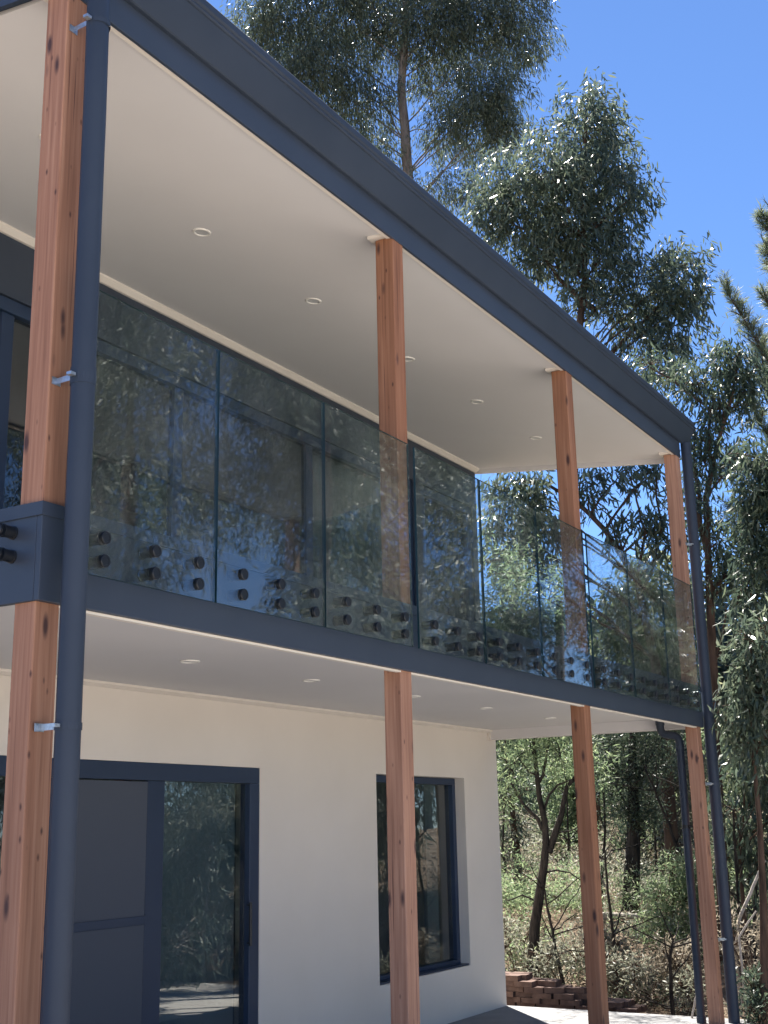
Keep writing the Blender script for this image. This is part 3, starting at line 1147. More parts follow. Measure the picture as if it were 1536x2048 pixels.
def cl(px, py, rx, ry, d, k=1.0, dd=0.0, depth=None):
    """a foliage mass sighted at (px,py), rx by ry pixels in extent, d metres off"""
    c = at(px, py, d + dd)
    s = np.linalg.norm(c - CAM) / FPX
    a, b = rx * s, ry * s
    return (c, (depth or a, depth or a, b), k)


# --- the tall gum behind the roof
d = 45.0
T1 = [cl(520, 40, 60, 70, d, 0.8), cl(590, 70, 80, 75, d, 0.9, 0.6), cl(650, 150, 80, 85, d, 1, -0.4), cl(570, 160, 70, 60, d, 0.8),
      cl(690, 30, 85, 80, d), cl(770, 60, 60, 80, d, 0.8, 1), cl(860, 40, 75, 75, d, 0.9, -1), cl(940, 60, 80, 85, d, 1), cl(1035, 60, 68, 80, d, 1),
      cl(985, 185, 72, 68, d, 1.2, -0.6), cl(930, 255, 90, 62, d, 1.3), cl(1010, 265, 45, 40, d, 0.8), cl(730, 215, 70, 70, d, 0.75), cl(690, 290, 50, 50, d, 0.7),
      cl(870, 150, 60, 60, d, 0.55, 0.8), cl(760, 310, 50, 40, d, 0.5), cl(860, 385, 60, 35, d, 0.7), cl(940, 380, 40, 35, d, 0.5),
      cl(600, -80, 90, 80, d), cl(720, -90, 100, 80, d), cl(850, -100, 110, 90, d), cl(970, -70, 100, 80, d), cl(1060, -60, 60, 60, d)]
tree('gum_tree', 'tall gum rising behind the roof with its grey trunk showing through the leaves', 'tree',
     [at(845, 1300, d), at(832, 700, d), at(816, 350, d), at(803, 190, d), at(812, 0, d), at(806, -220, d)], 0.42, T1, 'gum_tall', 'leaf_gum', 'bark_gum', 1.5, limb_r=0.10, seed=21,
     limbs=[([at(815, 350, d), at(862, 285, d), at(890, 262, d)], 0.045, 0.02), ([at(828, 420, d), at(858, 375, d), at(905, 320, d), at(950, 280, d)], 0.06, 0.02),
            ([at(812, 265, d), at(835, 258, d), at(870, 262, d)], 0.03, 0.012), ([at(800, 270, d), at(760, 200, d), at(735, 120, d)], 0.035, 0.012),
            ([at(806, 120, d), at(770, 60, d), at(740, 0, d)], 0.03, 0.012)])

# --- the dense gum in the middle of the sky
d = 21.0
T2 = [cl(1175, 215, 62, 52, d, 0.9), cl(1160, 275, 90, 60, d, 0.95), cl(1215, 300, 55, 60, d, 0.9, 0.5), cl(1100, 350, 85, 62, d, 1.5, -0.6), cl(1010, 365, 72, 48, d, 1.3),
      cl(1180, 375, 90, 70, d, 1.5, 0.3), cl(1262, 385, 48, 62, d, 1.0, -0.3), cl(985, 425, 55, 52, d, 1.2), cl(1060, 445, 85, 60, d, 1.6), cl(1150, 470, 90, 62, d, 1.6),
      cl(1235, 480, 55, 50, d, 1.0), cl(1080, 520, 70, 40, d, 1.2), cl(1180, 545, 75, 45, d, 0.9), cl(1270, 560, 60, 55, d, 0.9), cl(1350, 535, 58, 42, d, 1.4),
      cl(1372, 600, 48, 60, d, 1.4), cl(1315, 620, 60, 52, d, 1.3), cl(1235, 620, 65, 42, d, 0.7), cl(1345, 680, 62, 38, d, 1.1), cl(1265, 680, 55, 35, d, 0.7), cl(1160, 600, 60, 40, d, 0.6),
      cl(1290, 735, 70, 35, d, 0.7)]
tree('gum_tree', 'broad dense gum with rounded leaf masses standing against open sky', 'tree',
     [at(1178, 1500, d), at(1142, 1000, d), at(1150, 740, d), at(1170, 560, d), at(1165, 400, d), at(1172, 240, d)], 0.15, T2, 'gum', 'leaf_gum', 'bark_brown', 0.84, seed=22,
     limbs=[([at(1160, 760, d), at(1215, 712, d), at(1248, 680, d), at(1290, 640, d), at(1340, 590, d)], 0.06, 0.02), ([at(1190, 620, d), at(1120, 560, d), at(1060, 470, d)], 0.06, 0.02)])

# --- multi stemmed gum beside the far downpipe
d = 15.0
T3 = [cl(1470, 715, 42, 40, d, 1.3), cl(1440, 755, 50, 35, d, 1.2), cl(1390, 770, 45, 35, d, 1.0), cl(1340, 750, 45, 30, d, 0.9, 0.5), cl(1300, 730, 35, 25, d, 0.7),
      cl(1490, 780, 35, 50, d, 1.1), cl(1445, 815, 45, 35, d, 0.9), cl(1400, 870, 32, 40, d, 1.1), cl(1410, 930, 40, 35, d, 0.8), cl(1460, 930, 28, 38, d, 0.45),
      cl(1400, 1000, 40, 40, d, 0.8), cl(1430, 1080, 40, 45, d, 0.8), cl(1460, 1150, 40, 50, d, 0.8), cl(1400, 1180, 30, 50, d, 0.6), cl(1500, 1120, 45, 45, d, 0.9)]
tree('gum_tree', 'slender gum forking into thin stems just right of the far downpipe', 'tree',
     [at(1455, 1900, d), at(1430, 1500, d), at(1420, 1200, d), at(1412, 1000, d), at(1432, 900, d), at(1462, 800, d), at(1478, 700, d)], 0.085, T3, 'gum_near', 'leaf_gum_dark', 'bark_brown', 0.95, seed=23,
     limbs=[([at(1418, 1120, d), at(1400, 1000, d), at(1388, 930, d), at(1390, 860, d)], 0.035, 0.012), ([at(1412, 1000, d), at(1422, 930, d), at(1418, 860, d), at(1430, 790, d)], 0.03, 0.012),
            ([at(1421, 1185, d), at(1450, 1150, d), at(1475, 1120, d)], 0.025, 0.01), ([at(1425, 1330, d), at(1447, 1260, d), at(1452, 1210, d)], 0.02, 0.008),
            ([at(1425, 1330, d), at(1470, 1270, d), at(1520, 1230, d)], 0.022, 0.008)], limb_r=0.3)

# --- gum hanging beyond the end of the upper verandah
d = 17.5
T4 = [cl(1000, 985, 45, 35, d, 0.8), cl(1060, 965, 50, 28, d, 1.3), cl(1080, 1000, 45, 35, d, 1.4), cl(1040, 1030, 55, 35, d, 1.0), cl(985, 1060, 32, 40, d, 1.0), cl(1060, 1080, 45, 45, d, 1.1),
      cl(1100, 1055, 30, 30, d, 1.0), cl(1020, 1120, 45, 40, d, 0.9), cl(1100, 1110, 32, 35, d, 0.9), cl(1050, 1150, 35, 25, d, 0.7), cl(1185, 960, 35, 38, d, 0.9), cl(1175, 1000, 22, 30, d, 0.8),
      cl(1235, 950, 40, 25, d, 0.5), cl(1290, 950, 35, 25, d, 0.5), cl(1310, 940, 25, 30, d, 0.6), cl(1270, 1040, 40, 28, d, 0.9), cl(1310, 1050, 35, 35, d, 1.0), cl(1240, 1075, 30, 20, d, 0.5),
      cl(1345, 1080, 35, 30, d, 0.9)]
tree('gum_tree', 'spreading gum with bare sweeping branches seen past the end of the upper verandah', 'tree',
     [at(1345, 1700, d), at(1310, 1320, d), at(1275, 1160, d), at(1210, 1060, d), at(1150, 1000, d), at(1080, 960, d)], 0.11, T4, 'gum', 'leaf_gum', 'bark_brown', 0.9, seed=24,
     limbs=[([at(1275, 1150, d), at(1290, 1060, d), at(1270, 980, d), at(1250, 930, d)], 0.025, 0.008), ([at(1285, 1180, d), at(1325, 1050, d), at(1312, 980, d), at(1318, 920, d)], 0.025, 0.008),
            ([at(1250, 1120, d), at(1230, 1040, d), at(1180, 1000, d)], 0.018, 0.006), ([at(1240, 1100, d), at(1215, 1020, d), at(1172, 985, d)], 0.015, 0.006),
            ([at(1040, 1110, d), at(1020, 1065, d), at(960, 1070, d)], 0.02, 0.01)], limb_r=0.25)

# --- leafy tree between the last two upper posts
d = 20.0
T5 = [cl(1300, 1130, 45, 35, d), cl(1250, 1185, 50, 42, d), cl(1320, 1200, 55, 50, d), cl(1240, 1260, 60, 55, d), cl(1310, 1280, 55, 60, d, 1.0), cl(1225, 1340, 60, 55, d, 0.7), cl(1300, 1360, 60, 50, d, 0.8),
      cl(1370, 1250, 40, 60, d), cl(1370, 1370, 45, 60, d), cl(1280, 1430, 90, 50, d), cl(1210, 1440, 60, 50, d)]
tree('broadleaf_tree', 'sunlit green bushy tree seen between the two farthest upper posts', 'tree',
     [at(1330, 1700, d), at(1300, 1420, d), at(1275, 1250, d), at(1290, 1150, d)], 0.10, T5, 'gum', 'leaf_gum_light', 'bark_brown', 1.15, seed=25)

# --- pale wattle low against the sky through the glass
d = 27.0
T6 = [cl(1000, 1225, 45, 32, d), cl(1060, 1230, 40, 32, d), cl(1110, 1235, 45, 28, d), cl(1160, 1265, 40, 35, d), cl(1010, 1285, 60, 45, d), cl(1090, 1290, 60, 45, d), cl(1160, 1320, 50, 40, d), cl(1030, 1350, 80, 45, d, 1.2),
      cl(1010, 1175, 25, 35, d, 0.5), cl(1120, 1370, 70, 45, d, 1.2)]
tree('wattle_tree', 'pale feathery wattle low in the gap through the balustrade glass', 'tree',
     [at(1075, 1560, d), at(1060, 1400, d), at(1045, 1270, d), at(1020, 1180, d)], 0.11, T6, 'wattle_far', 'leaf_wattle', 'bark_dark', 1.3, seed=26)


# --- pine at the right edge
def pine(name, label, base, top, rad, tips, d, seed):
    rg = np.random.default_rng(seed)
    b = base.copy()
    b[2] = float(terrain(b[0], b[1])) - 0.15
    root = empty(name, tuple(b), label, 'tree')
    tp = wiggle(b, top, 16, 0.01, rg)
    tubes = [(tp, np.linspace(rad, rad * 0.2, 16), 10)]
    P, D = [], []
    tips = list(tips)
    nseen = len(tips)
    hgt = top[2] - b[2]
    for k in range(46):
        f = 0.30 + 0.68 * k / 46
        p0 = b + (top - b) * f
        a = rg.uniform(-1.75, 1.75)
        dirn = RT * math.cos(a) + np.array([FW[0], FW[1], 0]) * math.sin(a)
        ln = (1.0 - f) * 3.4 + 0.5
        tips.append([p0, p0 + dirn * ln * 0.6 + np.array([0, 0, 0.05 * ln]), p0 + dirn * ln + np.array([0, 0, 0.35 * ln])])
    for ib, br in enumerate(tips):
        br = [np.asarray(q, float) for q in br]
        pts = []
        for a, c in zip(br[:-1], br[1:]):
            pts += list(wiggle(a, c, 8, 0.04, rg)[(1 if pts else 0):])
        pts = np.array(pts)
        tubes.append((pts, np.linspace(0.02, 0.009, len(pts)), 6))
        # side shoots with tufts
        for q in range(len(pts)):
            f = q / len(pts)
            if f < 0.12: continue
            for k in range(3):
                ax = unit(rg.normal(0, 0.6, 3) + np.array([0, 0, 0.9]) + unit(pts[-1] - pts[0]) * 0.5)
                ln = rg.uniform(0.10, 0.30)
                tubes.append((np.array([pts[q], pts[q] + ax * ln * 0.5, pts[q] + ax * ln]), np.array([0.008, 0.007, 0.005]), 5))
                m = 46 if ib < nseen else 22
                tt = rg.uniform(0.1, 1, m)[:, None]
                P.append(pts[q] + ax * ln * tt)
                D.append(unit(ax * 0.7 + rg.normal(0, 0.55, (m, 3))))
    P, D = np.concatenate(P), np.concatenate(D)
    n = len(P)
    V, F3, F4 = leaf_arrays(P, D, rg.uniform(0.09, 0.16, n), rg.uniform(0.006, 0.009, n), detail=False, rg=rg)
    tubes_mesh('trunk', tubes, 'bark_brown', root)
    tag(np_mesh('crown', V, F3, 'leaf_pine', root, F4), kind='stuff')


d = 16.0
pine('pine_tree', 'pine reaching a needled branch in from the right edge of the picture', at(1610, 1300, d), at(1590, 350, d), 0.16,
     [[at(1600, 800, d), at(1530, 715, d), at(1495, 650, d), at(1455, 585, d)], [at(1595, 560, d), at(1560, 500, d), at(1530, 440, d)], [at(1596, 620, d), at(1560, 560, d), at(1533, 500, d)],
      [at(1596, 700, d), at(1560, 640, d), at(1530, 600, d)], [at(1600, 900, d), at(1550, 800, d), at(1510, 730, d)], [at(1600, 950, d), at(1540, 880, d), at(1500, 810, d)],
      [at(1600, 1020, d + .5), at(1545, 960, d + .5), at(1480, 930, d + .5), at(1435, 960, d + .5)], [at(1600, 1080, d + .5), at(1540, 1040, d + .5), at(1470, 1020, d + .5)],
      [at(1600, 860, d + .8), at(1560, 800, d + .8), at(1525, 690, d + .8)]], d, 27)

# --- dense dark gum and bright bush at the right edge
d = 13.0
T8 = [cl(1520, 920, 45, 45, d, 1.5), cl(1510, 985, 45, 45, d, 1.6), cl(1500, 1050, 35, 45, d, 1.5), cl(1545, 1050, 40, 60, d, 1.5), cl(1530, 1130, 50, 50, d, 1.3), cl(1490, 1180, 40, 45, d, 0.9), cl(1545, 1210, 40, 50, d, 1.2), cl(1580, 950, 60, 80, d, 1.3)]
tree('gum_tree', 'dark leafy gum crowding in at the right edge of the picture', 'tree',
     [at(1570, 1950, d), at(1560, 1500, d), at(1550, 1200, d), at(1545, 950, d)], 0.09, T8, 'gum_near', 'leaf_gum_dark', 'bark_brown', 0.95, seed=28)
d = 12.0
T9 = [cl(1500, 1280, 38, 32, d), cl(1530, 1255, 35, 30, d), cl(1490, 1340, 45, 42, d, 1.2), cl(1540, 1340, 45, 45, d, 1.2), cl(1500, 1410, 50, 45, d, 1.2), cl(1545, 1430, 40, 45, d), cl(1470, 1450, 32, 35, d), cl(1510, 1490, 45, 40, d, 0.9)]
tree('broadleaf_shrub', 'bright green glossy tall shrub at the right edge beside the downpipe', 'shrub',
     [at(1530, 2000, d), at(1520, 1650, d), at(1510, 1400, d)], 0.05, T9, 'gum_near', 'leaf_gum', 'bark_brown', 1.1, seed=29)

# --- dark wattle with forked trunk seen under the verandah
d = 14.5
T11 = [cl(1020, 1530, 40, 40, d, 0.55), cl(1060, 1500, 45, 30, d, 0.6), cl(1120, 1510, 45, 35, d, 0.6), cl(1005, 1600, 25, 40, d, 0.5), cl(1110, 1460, 70, 40, d, 0.8), cl(1040, 1440, 70, 40, d, 0.8), cl(1180, 1540, 40, 40, d, 0.5),
       (np.array([10.4, 3.3, 4.9]), (0.9, 0.9, 0.5), -0.15), (np.array([9.9, 2.5, 4.6]), (0.7, 0.7, 0.4), -0.12), (np.array([10.2, 2.3, 4.3]), (0.6, 0.6, 0.3), -0.1)]  # sparse clumps added on the sun path to dapple the slab
tree('wattle_tree', 'dark barked wattle forking above the brick stack, seen under the verandah', 'tree',
     [at(1060, 1985, d), at(1070, 1850, d), at(1088, 1730, d), at(1092, 1690, d), at(1089, 1640, d), at(1080, 1600, d), at(1075, 1560, d), at(1068, 1500, d), at(1066, 1440, d)], 0.075, T11, 'wattle', 'leaf_wattle', 'bark_dark', 1.0, seed=31,
     limbs=[([at(1097, 1705, d), at(1112, 1660, d), at(1125, 1620, d), at(1133, 1575, d), at(1160, 1540, d)], 0.045, 0.02), ([at(1085, 1660, d), at(1073, 1635, d), at(1052, 1615, d), at(1035, 1590, d), at(1022, 1565, d)], 0.028, 0.010),
            ([at(1077, 1565, d), at(1087, 1550, d), at(1092, 1520, d), at(1098, 1470, d)], 0.022, 0.012), ([at(1087, 1625, d), at(1098, 1590, d), at(1115, 1570, d), at(1140, 1560, d)], 0.018, 0.008),
            ([at(1090, 1745, d), at(1115, 1740, d), at(1140, 1745, d), at(1170, 1765, d)], 0.012, 0.006), ([at(1067, 1800, d), at(1045, 1790, d), at(1010, 1800, d)], 0.012, 0.006),
            ([at(1072, 1550, d), at(1060, 1545, d), at(1040, 1520, d)], 0.012, 0.006), ([at(1118, 1665, d), at(1140, 1662, d), at(1165, 1650, d)], 0.010, 0.005)], auto=False, twigs=10)
# --- straight dark trunk further back, and others of the wood one can tell apart
def bush_tree(label, seed, d, trunk_px, r, clumps_px, style, leaf, bark='bark_dark', tau=1.0, name='bush_tree', twigs=10, limbs=(), cat='tree', auto=True):
    tree(name, label, cat, [at(x, y, d) for x, y in trunk_px], r, [cl(x, y, rx, ry, d, k) for x, y, rx, ry, k in clumps_px], style, leaf, bark, tau, seed=seed, twigs=twigs,
         limbs=[([at(x, y, d) for x, y in pts], a, b) for pts, a, b in limbs], auto=auto)


bush_tree('straight dark trunked tree in mid wood between the two far lower posts', 32, 17.0, [(1262, 1960), (1262, 1800), (1268, 1650), (1264, 1500), (1270, 1380)], 0.125,
          [(1230, 1560, 50, 45, .8), (1290, 1540, 50, 45, .8), (1250, 1620, 50, 35, .7), (1300, 1620, 40, 40, .7), (1210, 1500, 45, 40, .8), (1310, 1490, 50, 40, .8), (1265, 1430, 70, 45, .9)], 'wattle', 'leaf_gum_dark', tau=1.2)
bush_tree('thin leaning trunk behind the straight dark trunked tree', 33, 20.0, [(1305, 1900), (1290, 1800), (1285, 1650), (1270, 1500)], 0.07,
          [(1290, 1700, 40, 35, .6), (1250, 1690, 40, 35, .6), (1330, 1650, 40, 40, .6)], 'wattle_far', 'leaf_wattle', tau=1.0)
bush_tree('young pale pine with soft bright needles left of the far post', 34, 15.5, [(1352, 2000), (1348, 1880), (1345, 1760), (1342, 1690)], 0.03,
          [(1340, 1740, 34, 30, .9), (1375, 1745, 30, 32, .9), (1320, 1790, 35, 35, .9), (1365, 1800, 38, 35, 1.0), (1330, 1850, 38, 32, .9), (1375, 1850, 30, 35, .8), (1345, 1895, 35, 28, .7)], 'wattle', 'leaf_wattle', 'bark_brown', 1.1, 'young_pine')
bush_tree('grey trunked tree half hidden by the corner of the lower wall', 35, 19.0, [(1030, 1950), (1040, 1830), (1035, 1720), (1022, 1600), (1010, 1480)], 0.085,
          [(1000, 1560, 40, 50, .7), (1030, 1640, 40, 35, .6), (985, 1680, 35, 40, .7), (1050, 1580, 40, 35, .6)], 'wattle_far', 'leaf_gum_dark', 'bark_brown', 1.0)
bush_tree('light green feathery wattle filling the gap behind the third lower post', 36, 22.0, [(1165, 1900), (1160, 1750), (1150, 1600), (1155, 1480)], 0.08,
          [(1110, 1560, 50, 40, .8), (1160, 1560, 50, 45, .8), (1120, 1640, 55, 40, .9), (1180, 1650, 50, 45, .9), (1215, 1590, 40, 45, .8), (1110, 1720, 50, 35, .9), (1190, 1730, 50, 40, .8), (1220, 1680, 40, 40, .8)], 'wattle_far', 'leaf_wattle', tau=1.2)
bush_tree('feathery olive wattle leaning behind the small bent downpipe', 37, 19.5, [(1400, 1900), (1370, 1720), (1330, 1600), (1300, 1520)], 0.06,
          [(1330, 1540, 45, 40, .9), (1370, 1580, 40, 45, .8), (1290, 1580, 40, 40, .7), (1350, 1650, 45, 40, .8), (1400, 1540, 40, 40, .8), (1390, 1670, 35, 45, .7)], 'wattle_far', 'leaf_grey', 'bark_brown', 1.2)
bush_tree('tangled dark scrub tree right of the far downpipe', 38, 14.0, [(1500, 2010), (1490, 1850), (1480, 1700), (1490, 1560)], 0.035,
          [(1480, 1530, 40, 40, .9), (1530, 1560, 40, 45, .9), (1470, 1620, 35, 40, .6), (1520, 1650, 40, 40, .9), (1475, 1700, 30, 35, .5), (1530, 1720, 35, 35, .5)], 'gum', 'leaf_gum_dark', 'bark_brown', 0.9)
bush_tree('pale green pine sapling against the right edge under the bright shrub', 39, 17.0, [(1500, 1900), (1495, 1700), (1490, 1600)], 0.03,
          [(1470, 1680, 35, 40, .8), (1510, 1700, 40, 40, .8), (1490, 1750, 45, 35, .8), (1450, 1720, 30, 40, .6)], 'wattle', 'leaf_pine', 'bark_brown', 1.1, 'young_pine')

for i, (lab, d, x0, leaf) in enumerate([
        ('pale wattle on the hillside left of the forked dark wattle', 24.5, 1015, 'leaf_wattle'), ('olive wattle on the hillside right behind the forked dark wattle', 26.0, 1090, 'leaf_gum_light'),
        ('green wattle on the hillside directly behind the straight dark trunk', 25.0, 1240, 'leaf_wattle'), ('olive wattle on the hillside behind the small bent downpipe', 24.0, 1345, 'leaf_grey'),
        ('pale wattle on the hillside behind the far downpipe', 23.0, 1440, 'leaf_wattle'), ('dark wattle on the hillside at the right edge', 21.0, 1520, 'leaf_gum_light')]):
    rg = np.random.default_rng(600 + i)
    bush_tree(lab, 610 + i, d, [(x0, 1850), (x0 - 8, 1700), (x0 + 6, 1560), (x0, 1490)], 0.06,
              [(x0 + rg.uniform(-50, 50), yy, rg.uniform(35, 55), rg.uniform(28, 40), rg.uniform(.5, 1.0)) for yy in (1480, 1500, 1540, 1560, 1600, 1620, 1650, 1680, 1710, 1745)], 'wattle_far', leaf, 'bark_dark', 1.1, 'wattle_tree')

# --- shrubs along the foot of the bank
shr = [
    ('grey green scrub bush right behind the brick stack', 14.3, 1120, 1930, 70, 45, 'leaf_grey', .75),
    ('pale dry bush between the brick stack and the straight trunk', 14.6, 1190, 1900, 55, 55, 'leaf_dry', .6),
    ('olive scrub bush at the foot of the straight dark trunk', 13.8, 1265, 1945, 55, 45, 'leaf_grey', .8),
    ('low green bush right of the last bricks', 14.0, 1300, 1985, 45, 30, 'leaf_wattle', .6),
    ('brown dry bush behind the small bent downpipe', 13.6, 1360, 1930, 50, 55, 'leaf_dry', .7),
    ('green scrub beside the base of the far post', 13.2, 1385, 1990, 40, 35, 'leaf_grey', .8),
    ('dark bush in the bottom right corner', 12.0, 1515, 2000, 45, 55, 'leaf_gum_dark', 1.3),
    ('twiggy dry bush right of the far downpipe', 13.0, 1500, 1880, 45, 60, 'leaf_dry', .5),
    ('grey bush by the lower wall corner above the bricks', 14.8, 1030, 1900, 40, 45, 'leaf_grey', .6),
    ('yellow green bush in the middle of the wood', 17.5, 1150, 1820, 60, 45, 'leaf_wattle', .7),
    ('olive bush on the bank behind the young pale pine', 18.0, 1310, 1880, 55, 45, 'leaf_grey', .8),
    ('straw coloured bush on the bank near the wall corner', 18.5, 1030, 1790, 45, 45, 'leaf_dry', .6),
    ('dark green bush high on the bank behind the straight trunk', 21.0, 1250, 1780, 60, 50, 'leaf_gum_dark', .8),
    ('brown bush high on the bank right of the far post', 19.0, 1480, 1800, 60, 55, 'leaf_dry', .8),
]
for i, (lab, d, px, py, rx, ry, leaf, k) in enumerate(shr):
    rg = np.random.default_rng(100 + i)
    c = at(px, py, d)
    s = np.linalg.norm(c - CAM) / FPX
    g = float(terrain(c[0], c[1]))
    parts = []
    for q in range(5):
        qq = c + np.array([rg.normal(0, 0.4), rg.normal(0, 0.4), 0]) * rx * s + np.array([0, 0, rg.normal(0, 0.3) * ry * s])
        parts.append((qq, (rx * s * .6, rx * s * .6, ry * s * .6), k))
    # lower foliage down to the ground
    z = c[2] - ry * s
    while z > g + 0.1:
        parts.append((np.array([c[0] + rg.normal(0, .15), c[1] + rg.normal(0, .15), z]), (rx * s * .7, rx * s * .7, 0.25), k * .8))
        z -= 0.35
    tree('scrub_bush', lab, 'shrub', [np.array([c[0], c[1], g]), c], 0.018, parts, 'scrub', leaf, 'bark_brown', 0.8, seed=200 + i, twigs=16)

# thin saplings
for i, (lab, d, pts) in enumerate([
        ('thin bent sapling stem rising from behind the brick stack', 14.3, [(1130, 1985), (1118, 1930), (1108, 1880), (1100, 1840), (1090, 1780)]),
        ('thin dark sapling between the third post and the straight trunk', 14.2, [(1240, 1990), (1232, 1930), (1226, 1870), (1215, 1780), (1210, 1700)]),
        ('short dead dark stem left of the small bent downpipe', 12.9, [(1347, 2035), (1342, 1960), (1341, 1910), (1346, 1880)]),
        ('thin pale stem on the bank left of the forked dark wattle', 18.0, [(1008, 1930), (1012, 1800), (1005, 1700), (1012, 1580)]),
        ('thin dark stem midway between forked wattle and third lower post', 19.0, [(1130, 1880), (1128, 1780), (1138, 1680), (1132, 1560)]),
        ('slim dark stem just right of the third lower post', 17.0, [(1205, 1900), (1203, 1780), (1210, 1660), (1205, 1540)]),
        ('slim stem right of the straight dark trunk', 18.5, [(1312, 1900), (1316, 1780), (1310, 1660), (1318, 1520)]),
        ('bare thin stem at the right edge beyond the downpipe', 14.5, [(1512, 1990), (1508, 1860), (1516, 1740), (1512, 1600)]),
        ('bare thin stem close to the right of the far downpipe', 13.8, [(1492, 2010), (1484, 1900), (1474, 1760), (1466, 1620)]),
        ('leaning thin trunk crossing behind the bent downpipe', 16.5, [(1385, 1760), (1352, 1690), (1335, 1640), (1310, 1580), (1290, 1540)])]):
    rg = np.random.default_rng(300 + i)
    P = [at(x, y, d) for x, y in pts]
    g = P[0].copy()
    g[2] = float(terrain(g[0], g[1])) - 0.1
    if P[0][2] - g[2] < 0.1: P[0] = g
    else: P = [g] + P
    root = empty('sapling', tuple(g), lab, 'sapling')
    pp = [P[0]]
    for a, b in zip(P[:-1], P[1:]):
        pp += list(wiggle(a, b, 5, 0.06, rg)[1:])
    pp = np.array(pp)
    tub = [(pp, np.linspace(0.028, 0.010, len(pp)), 7)]
    for k in range(9):
        j = rg.integers(len(pp) // 3, len(pp))
        e = pp[j] + np.array([rg.normal(0, .35), rg.normal(0, .35), rg.uniform(.1, .5)])
        tub.append((wiggle(pp[j], e, 6, .15, rg), np.linspace(.009, .004, 6), 5))
    tubes_mesh('stem', tub, 'bark_dark', root)

# fallen and dead pale branches
for i, (lab, d, pts, r) in enumerate([
        ('pale dead stick leaning at an angle right of the far downpipe', 12.6, [(1478, 1875), (1496, 1845), (1512, 1822)], 0.012),
        ('pale bare dead limb slanting up right of the far downpipe', 13.2, [(1470, 1910), (1478, 1840), (1495, 1800), (1512, 1760), (1530, 1720)], 0.022),
        ('pale fallen log lying on the bank right of the straight trunk', 16.5, [(1200, 1866), (1250, 1858), (1320, 1868)], 0.05),
        ('grey dead prop stick leaning by the small bent downpipe base', 12.2, [(1384, 2033), (1390, 2000), (1394, 1985)], 0.012)]):
    rg = np.random.default_rng(400 + i)
    P = [at(x, y, d) for x, y in pts]
    if i in (0, 1, 3):
        g = P[0].copy(); g[2] = float(terrain(g[0], g[1])) - 0.05
        if P[0][2] > g[2]: P = [g] + P
    else:
        P = [np.array([p[0], p[1], float(terrain(p[0], p[1])) + 0.06]) for p in P]
    pp = [P[0]]
    for a, b in zip(P[:-1], P[1:]):
        pp += list(wiggle(a, b, 4, 0.06, rg)[1:])
    V, F = tube_arrays(pp, np.linspace(r, r * .6, len(pp)), 8)
    mb = MB(); mb.v = [tuple(p) for p in V]; mb.f = F; mb.mi = [0] * len(F)
    o = mb.build('dead_branch', 'dead_wood', smooth=True, angle=60)
    tag(o, lab, 'branch')

# dry grass and litter on the bank
rg = np.random.default_rng(77)
n = 16000
gx = rg.uniform(9.4, 26, n)
gy = rg.uniform(-1.5, 11, n)
pat = np.sin(gx * 1.7) * np.sin(gy * 1.3 + gx * .4) + rg.normal(0, .5, n)
keep = pat > -0.2
gx, gy = gx[keep], gy[keep]
P = np.stack([gx, gy, terrain(gx, gy) - 0.02], -1)
n = len(P)
D = unit(rg.normal(0, 0.55, (n, 3)) * np.array([1, 1, .5]) + np.array([0, 0, .7]))
V, F3, F4 = leaf_arrays(P, D, rg.uniform(.08, .22, n), rg.uniform(.008, .018, n), detail=False, rg=rg)
gobj = np_mesh('dry_grass', V, F3, 'straw', None, F4)
tag(gobj, 'straw coloured dry grass and litter on the bank', 'grass', kind='stuff')

# low scrubby undergrowth covering the bank
rg = np.random.default_rng(79)
for nm, lf, lab, cnt in (('undergrowth', 'leaf_grey', 'grey green low undergrowth covering the bank', 104), ('bracken', 'leaf_wattle', 'patches of green bracken among the undergrowth', 115), ('dry_undergrowth', 'leaf_dry', 'dry brown undergrowth between the green', 70)):
    arrs = []
    for k in range(cnt):
        az = math.radians(rg.uniform(10, 29))
        dd = rg.uniform(14.2, 30)
        bx, by = CAM[0] + dd * math.cos(az), CAM[1] + dd * math.sin(az)
        hh = rg.uniform(.15, .45) * (1 + (dd - 14) * .03)
        rr = rg.uniform(.3, .7)
        tw, la = clump_leaves(np.array([bx, by, float(terrain(bx, by)) + hh * .7]), (rr, rr, hh), 'scrub' if dd < 19 else 'wattle', .55, rg)
        arrs.append(la)
    V, F3, F4 = join(arrs)
    tag(np_mesh(nm, V, F3, lf, None, F4), lab, 'undergrowth', kind='stuff')

# far wood behind everything, read as one mass
rg = np.random.default_rng(78)
arrs = []
for k in range(170):
    az = math.radians(rg.uniform(8, 34))
    dd = rg.uniform(30, 46)
    bx, by = CAM[0] + dd * math.cos(az), CAM[1] + dd * math.sin(az)
    g = float(terrain(bx, by))
    top = rg.uniform(1.0, 3.6)
    c = np.array([bx, by, g + top])
    STYLE['far'] = dict(L=(0.22, 0.5), W=(0.07, 0.14), per=12, bunch=0.45, droop=0.3, detail=False, area=0.032)
    tw, la = clump_leaves(c, (rg.uniform(1.2, 2.2), rg.uniform(1.2, 2.2), rg.uniform(1.0, 1.8)), 'far', 2.0, rg)
    arrs.append(la)
V, F3, F4 = join(arrs)
fw_ = np_mesh('far_wood', V, F3, 'leaf_gum', None, F4)
tag(fw_, 'distant scrub and trees closing the view up the hillside', 'wood', kind='stuff')

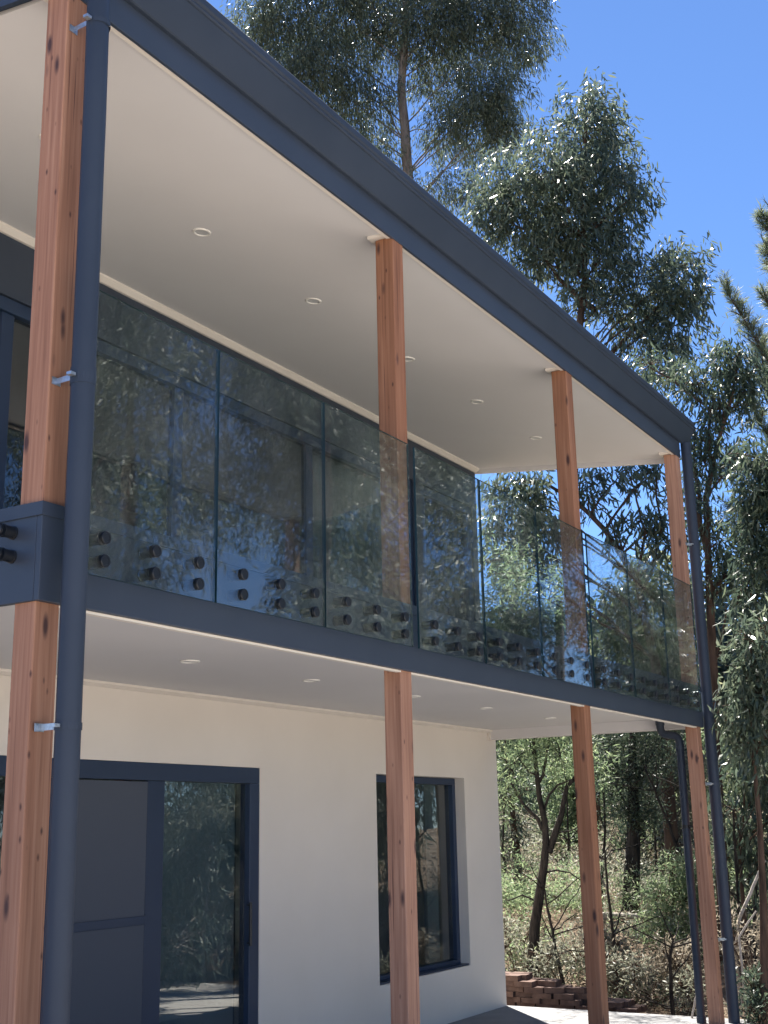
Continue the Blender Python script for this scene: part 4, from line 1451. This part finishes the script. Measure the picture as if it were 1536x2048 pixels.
# --- gums in front of the house: behind the camera's shoulder, seen mirrored in the glass
mir = [
    (9.0, -9.5, 13.0, 'tall gum in front of the house, mirrored in the nearest balustrade panels'),
    (12.5, -11.5, 15.0, 'tallest gum in front of the house, mirrored high in the near glass'),
    (12.0, -7.0, 11.5, 'leafy gum in front of the house, mirrored in the second balustrade panel'),
    (15.5, -8.5, 14.0, 'gum in front of the house, mirrored in the third balustrade panel'),
    (19.5, -9.5, 14.0, 'gum in front of the house, mirrored beside the second upper post'),
    (22.5, -7.5, 12.5, 'gum in front of the house, mirrored in the panel past the second upper post'),
    (27.0, -8.5, 13.0, 'gum far in front of the house, mirrored in the middle balustrade panels'),
    (31.0, -6.0, 13.0, 'gum farthest in front of the house, mirrored in the far balustrade panels'),
    (6.5, -12.5, 13.0, 'gum in front of the house left of the rest, mirrored in the lower sliding door'),
]
for i, (x, y, h, lab) in enumerate(mir):
    rg = np.random.default_rng(500 + i)
    g = float(terrain(x, y))
    cls = []
    for k in range(20):
        t = rg.uniform(0.06, 1.0)
        rr = 2.6 * math.sin(math.pi * min(1, 0.25 + 0.75 * t)) ** 0.7
        a = rg.uniform(0, 2 * math.pi)
        r = rg.uniform(0.8, 1.35)
        cls.append((np.array([x + rr * math.cos(a) * rg.uniform(.3, 1), y + rr * math.sin(a) * rg.uniform(.3, 1), g + h * t]), (r, r, r * .85), rg.uniform(.7, 1.1)))
    tree('gum_tree', lab, 'tree', [np.array([x, y, g]), np.array([x + .3, y, g + h * .5]), np.array([x, y + .2, g + h])], 0.13, cls, 'mirror', 'leaf_mirror_bright' if x < 18 else 'leaf_gum_dark', 'bark_gum', 0.9,  # leaf tone picked for how bright its reflection should look
         seed=520 + i, twigs=8, group='gums in front of the house')


# low scrub along the front of the yard, mirrored in the lower glass
for i, (x, y, lab, leaf) in enumerate([
        (9.8, -2.5, 'bush with brightened leaves in the front yard, mirrored in the right leaf of the lower sliding door', 'leaf_mirror_bright'),
        (11.3, -3.6, 'grey bush in the front yard, mirrored low in the lower sliding door', 'leaf_grey'),
        (14.6, -3.6, 'green bush in the front yard, mirrored in the lower window', 'leaf_gum_light'),
        (16.5, -4.4, 'olive bush in the front yard, mirrored in the right of the lower window', 'leaf_grey'),
        (12.6, -5.2, 'grey bush in the front yard, mirrored beside the screen door', 'leaf_grey')]):
    rg = np.random.default_rng(700 + i)
    g = float(terrain(x, y))
    cls = []
    for k in range(9):
        cls.append((np.array([x + rg.normal(0, .6), y + rg.normal(0, .4), g + rg.uniform(.25, 1.7)]), (.55, .55, .4), rg.uniform(.4, .8)))
    tree('scrub_bush', lab, 'shrub', [np.array([x, y, g]), np.array([x + .1, y, g + 1.4])], 0.03, cls, 'gum_near', leaf, 'dead_wood', 0.6, seed=720 + i, twigs=14)
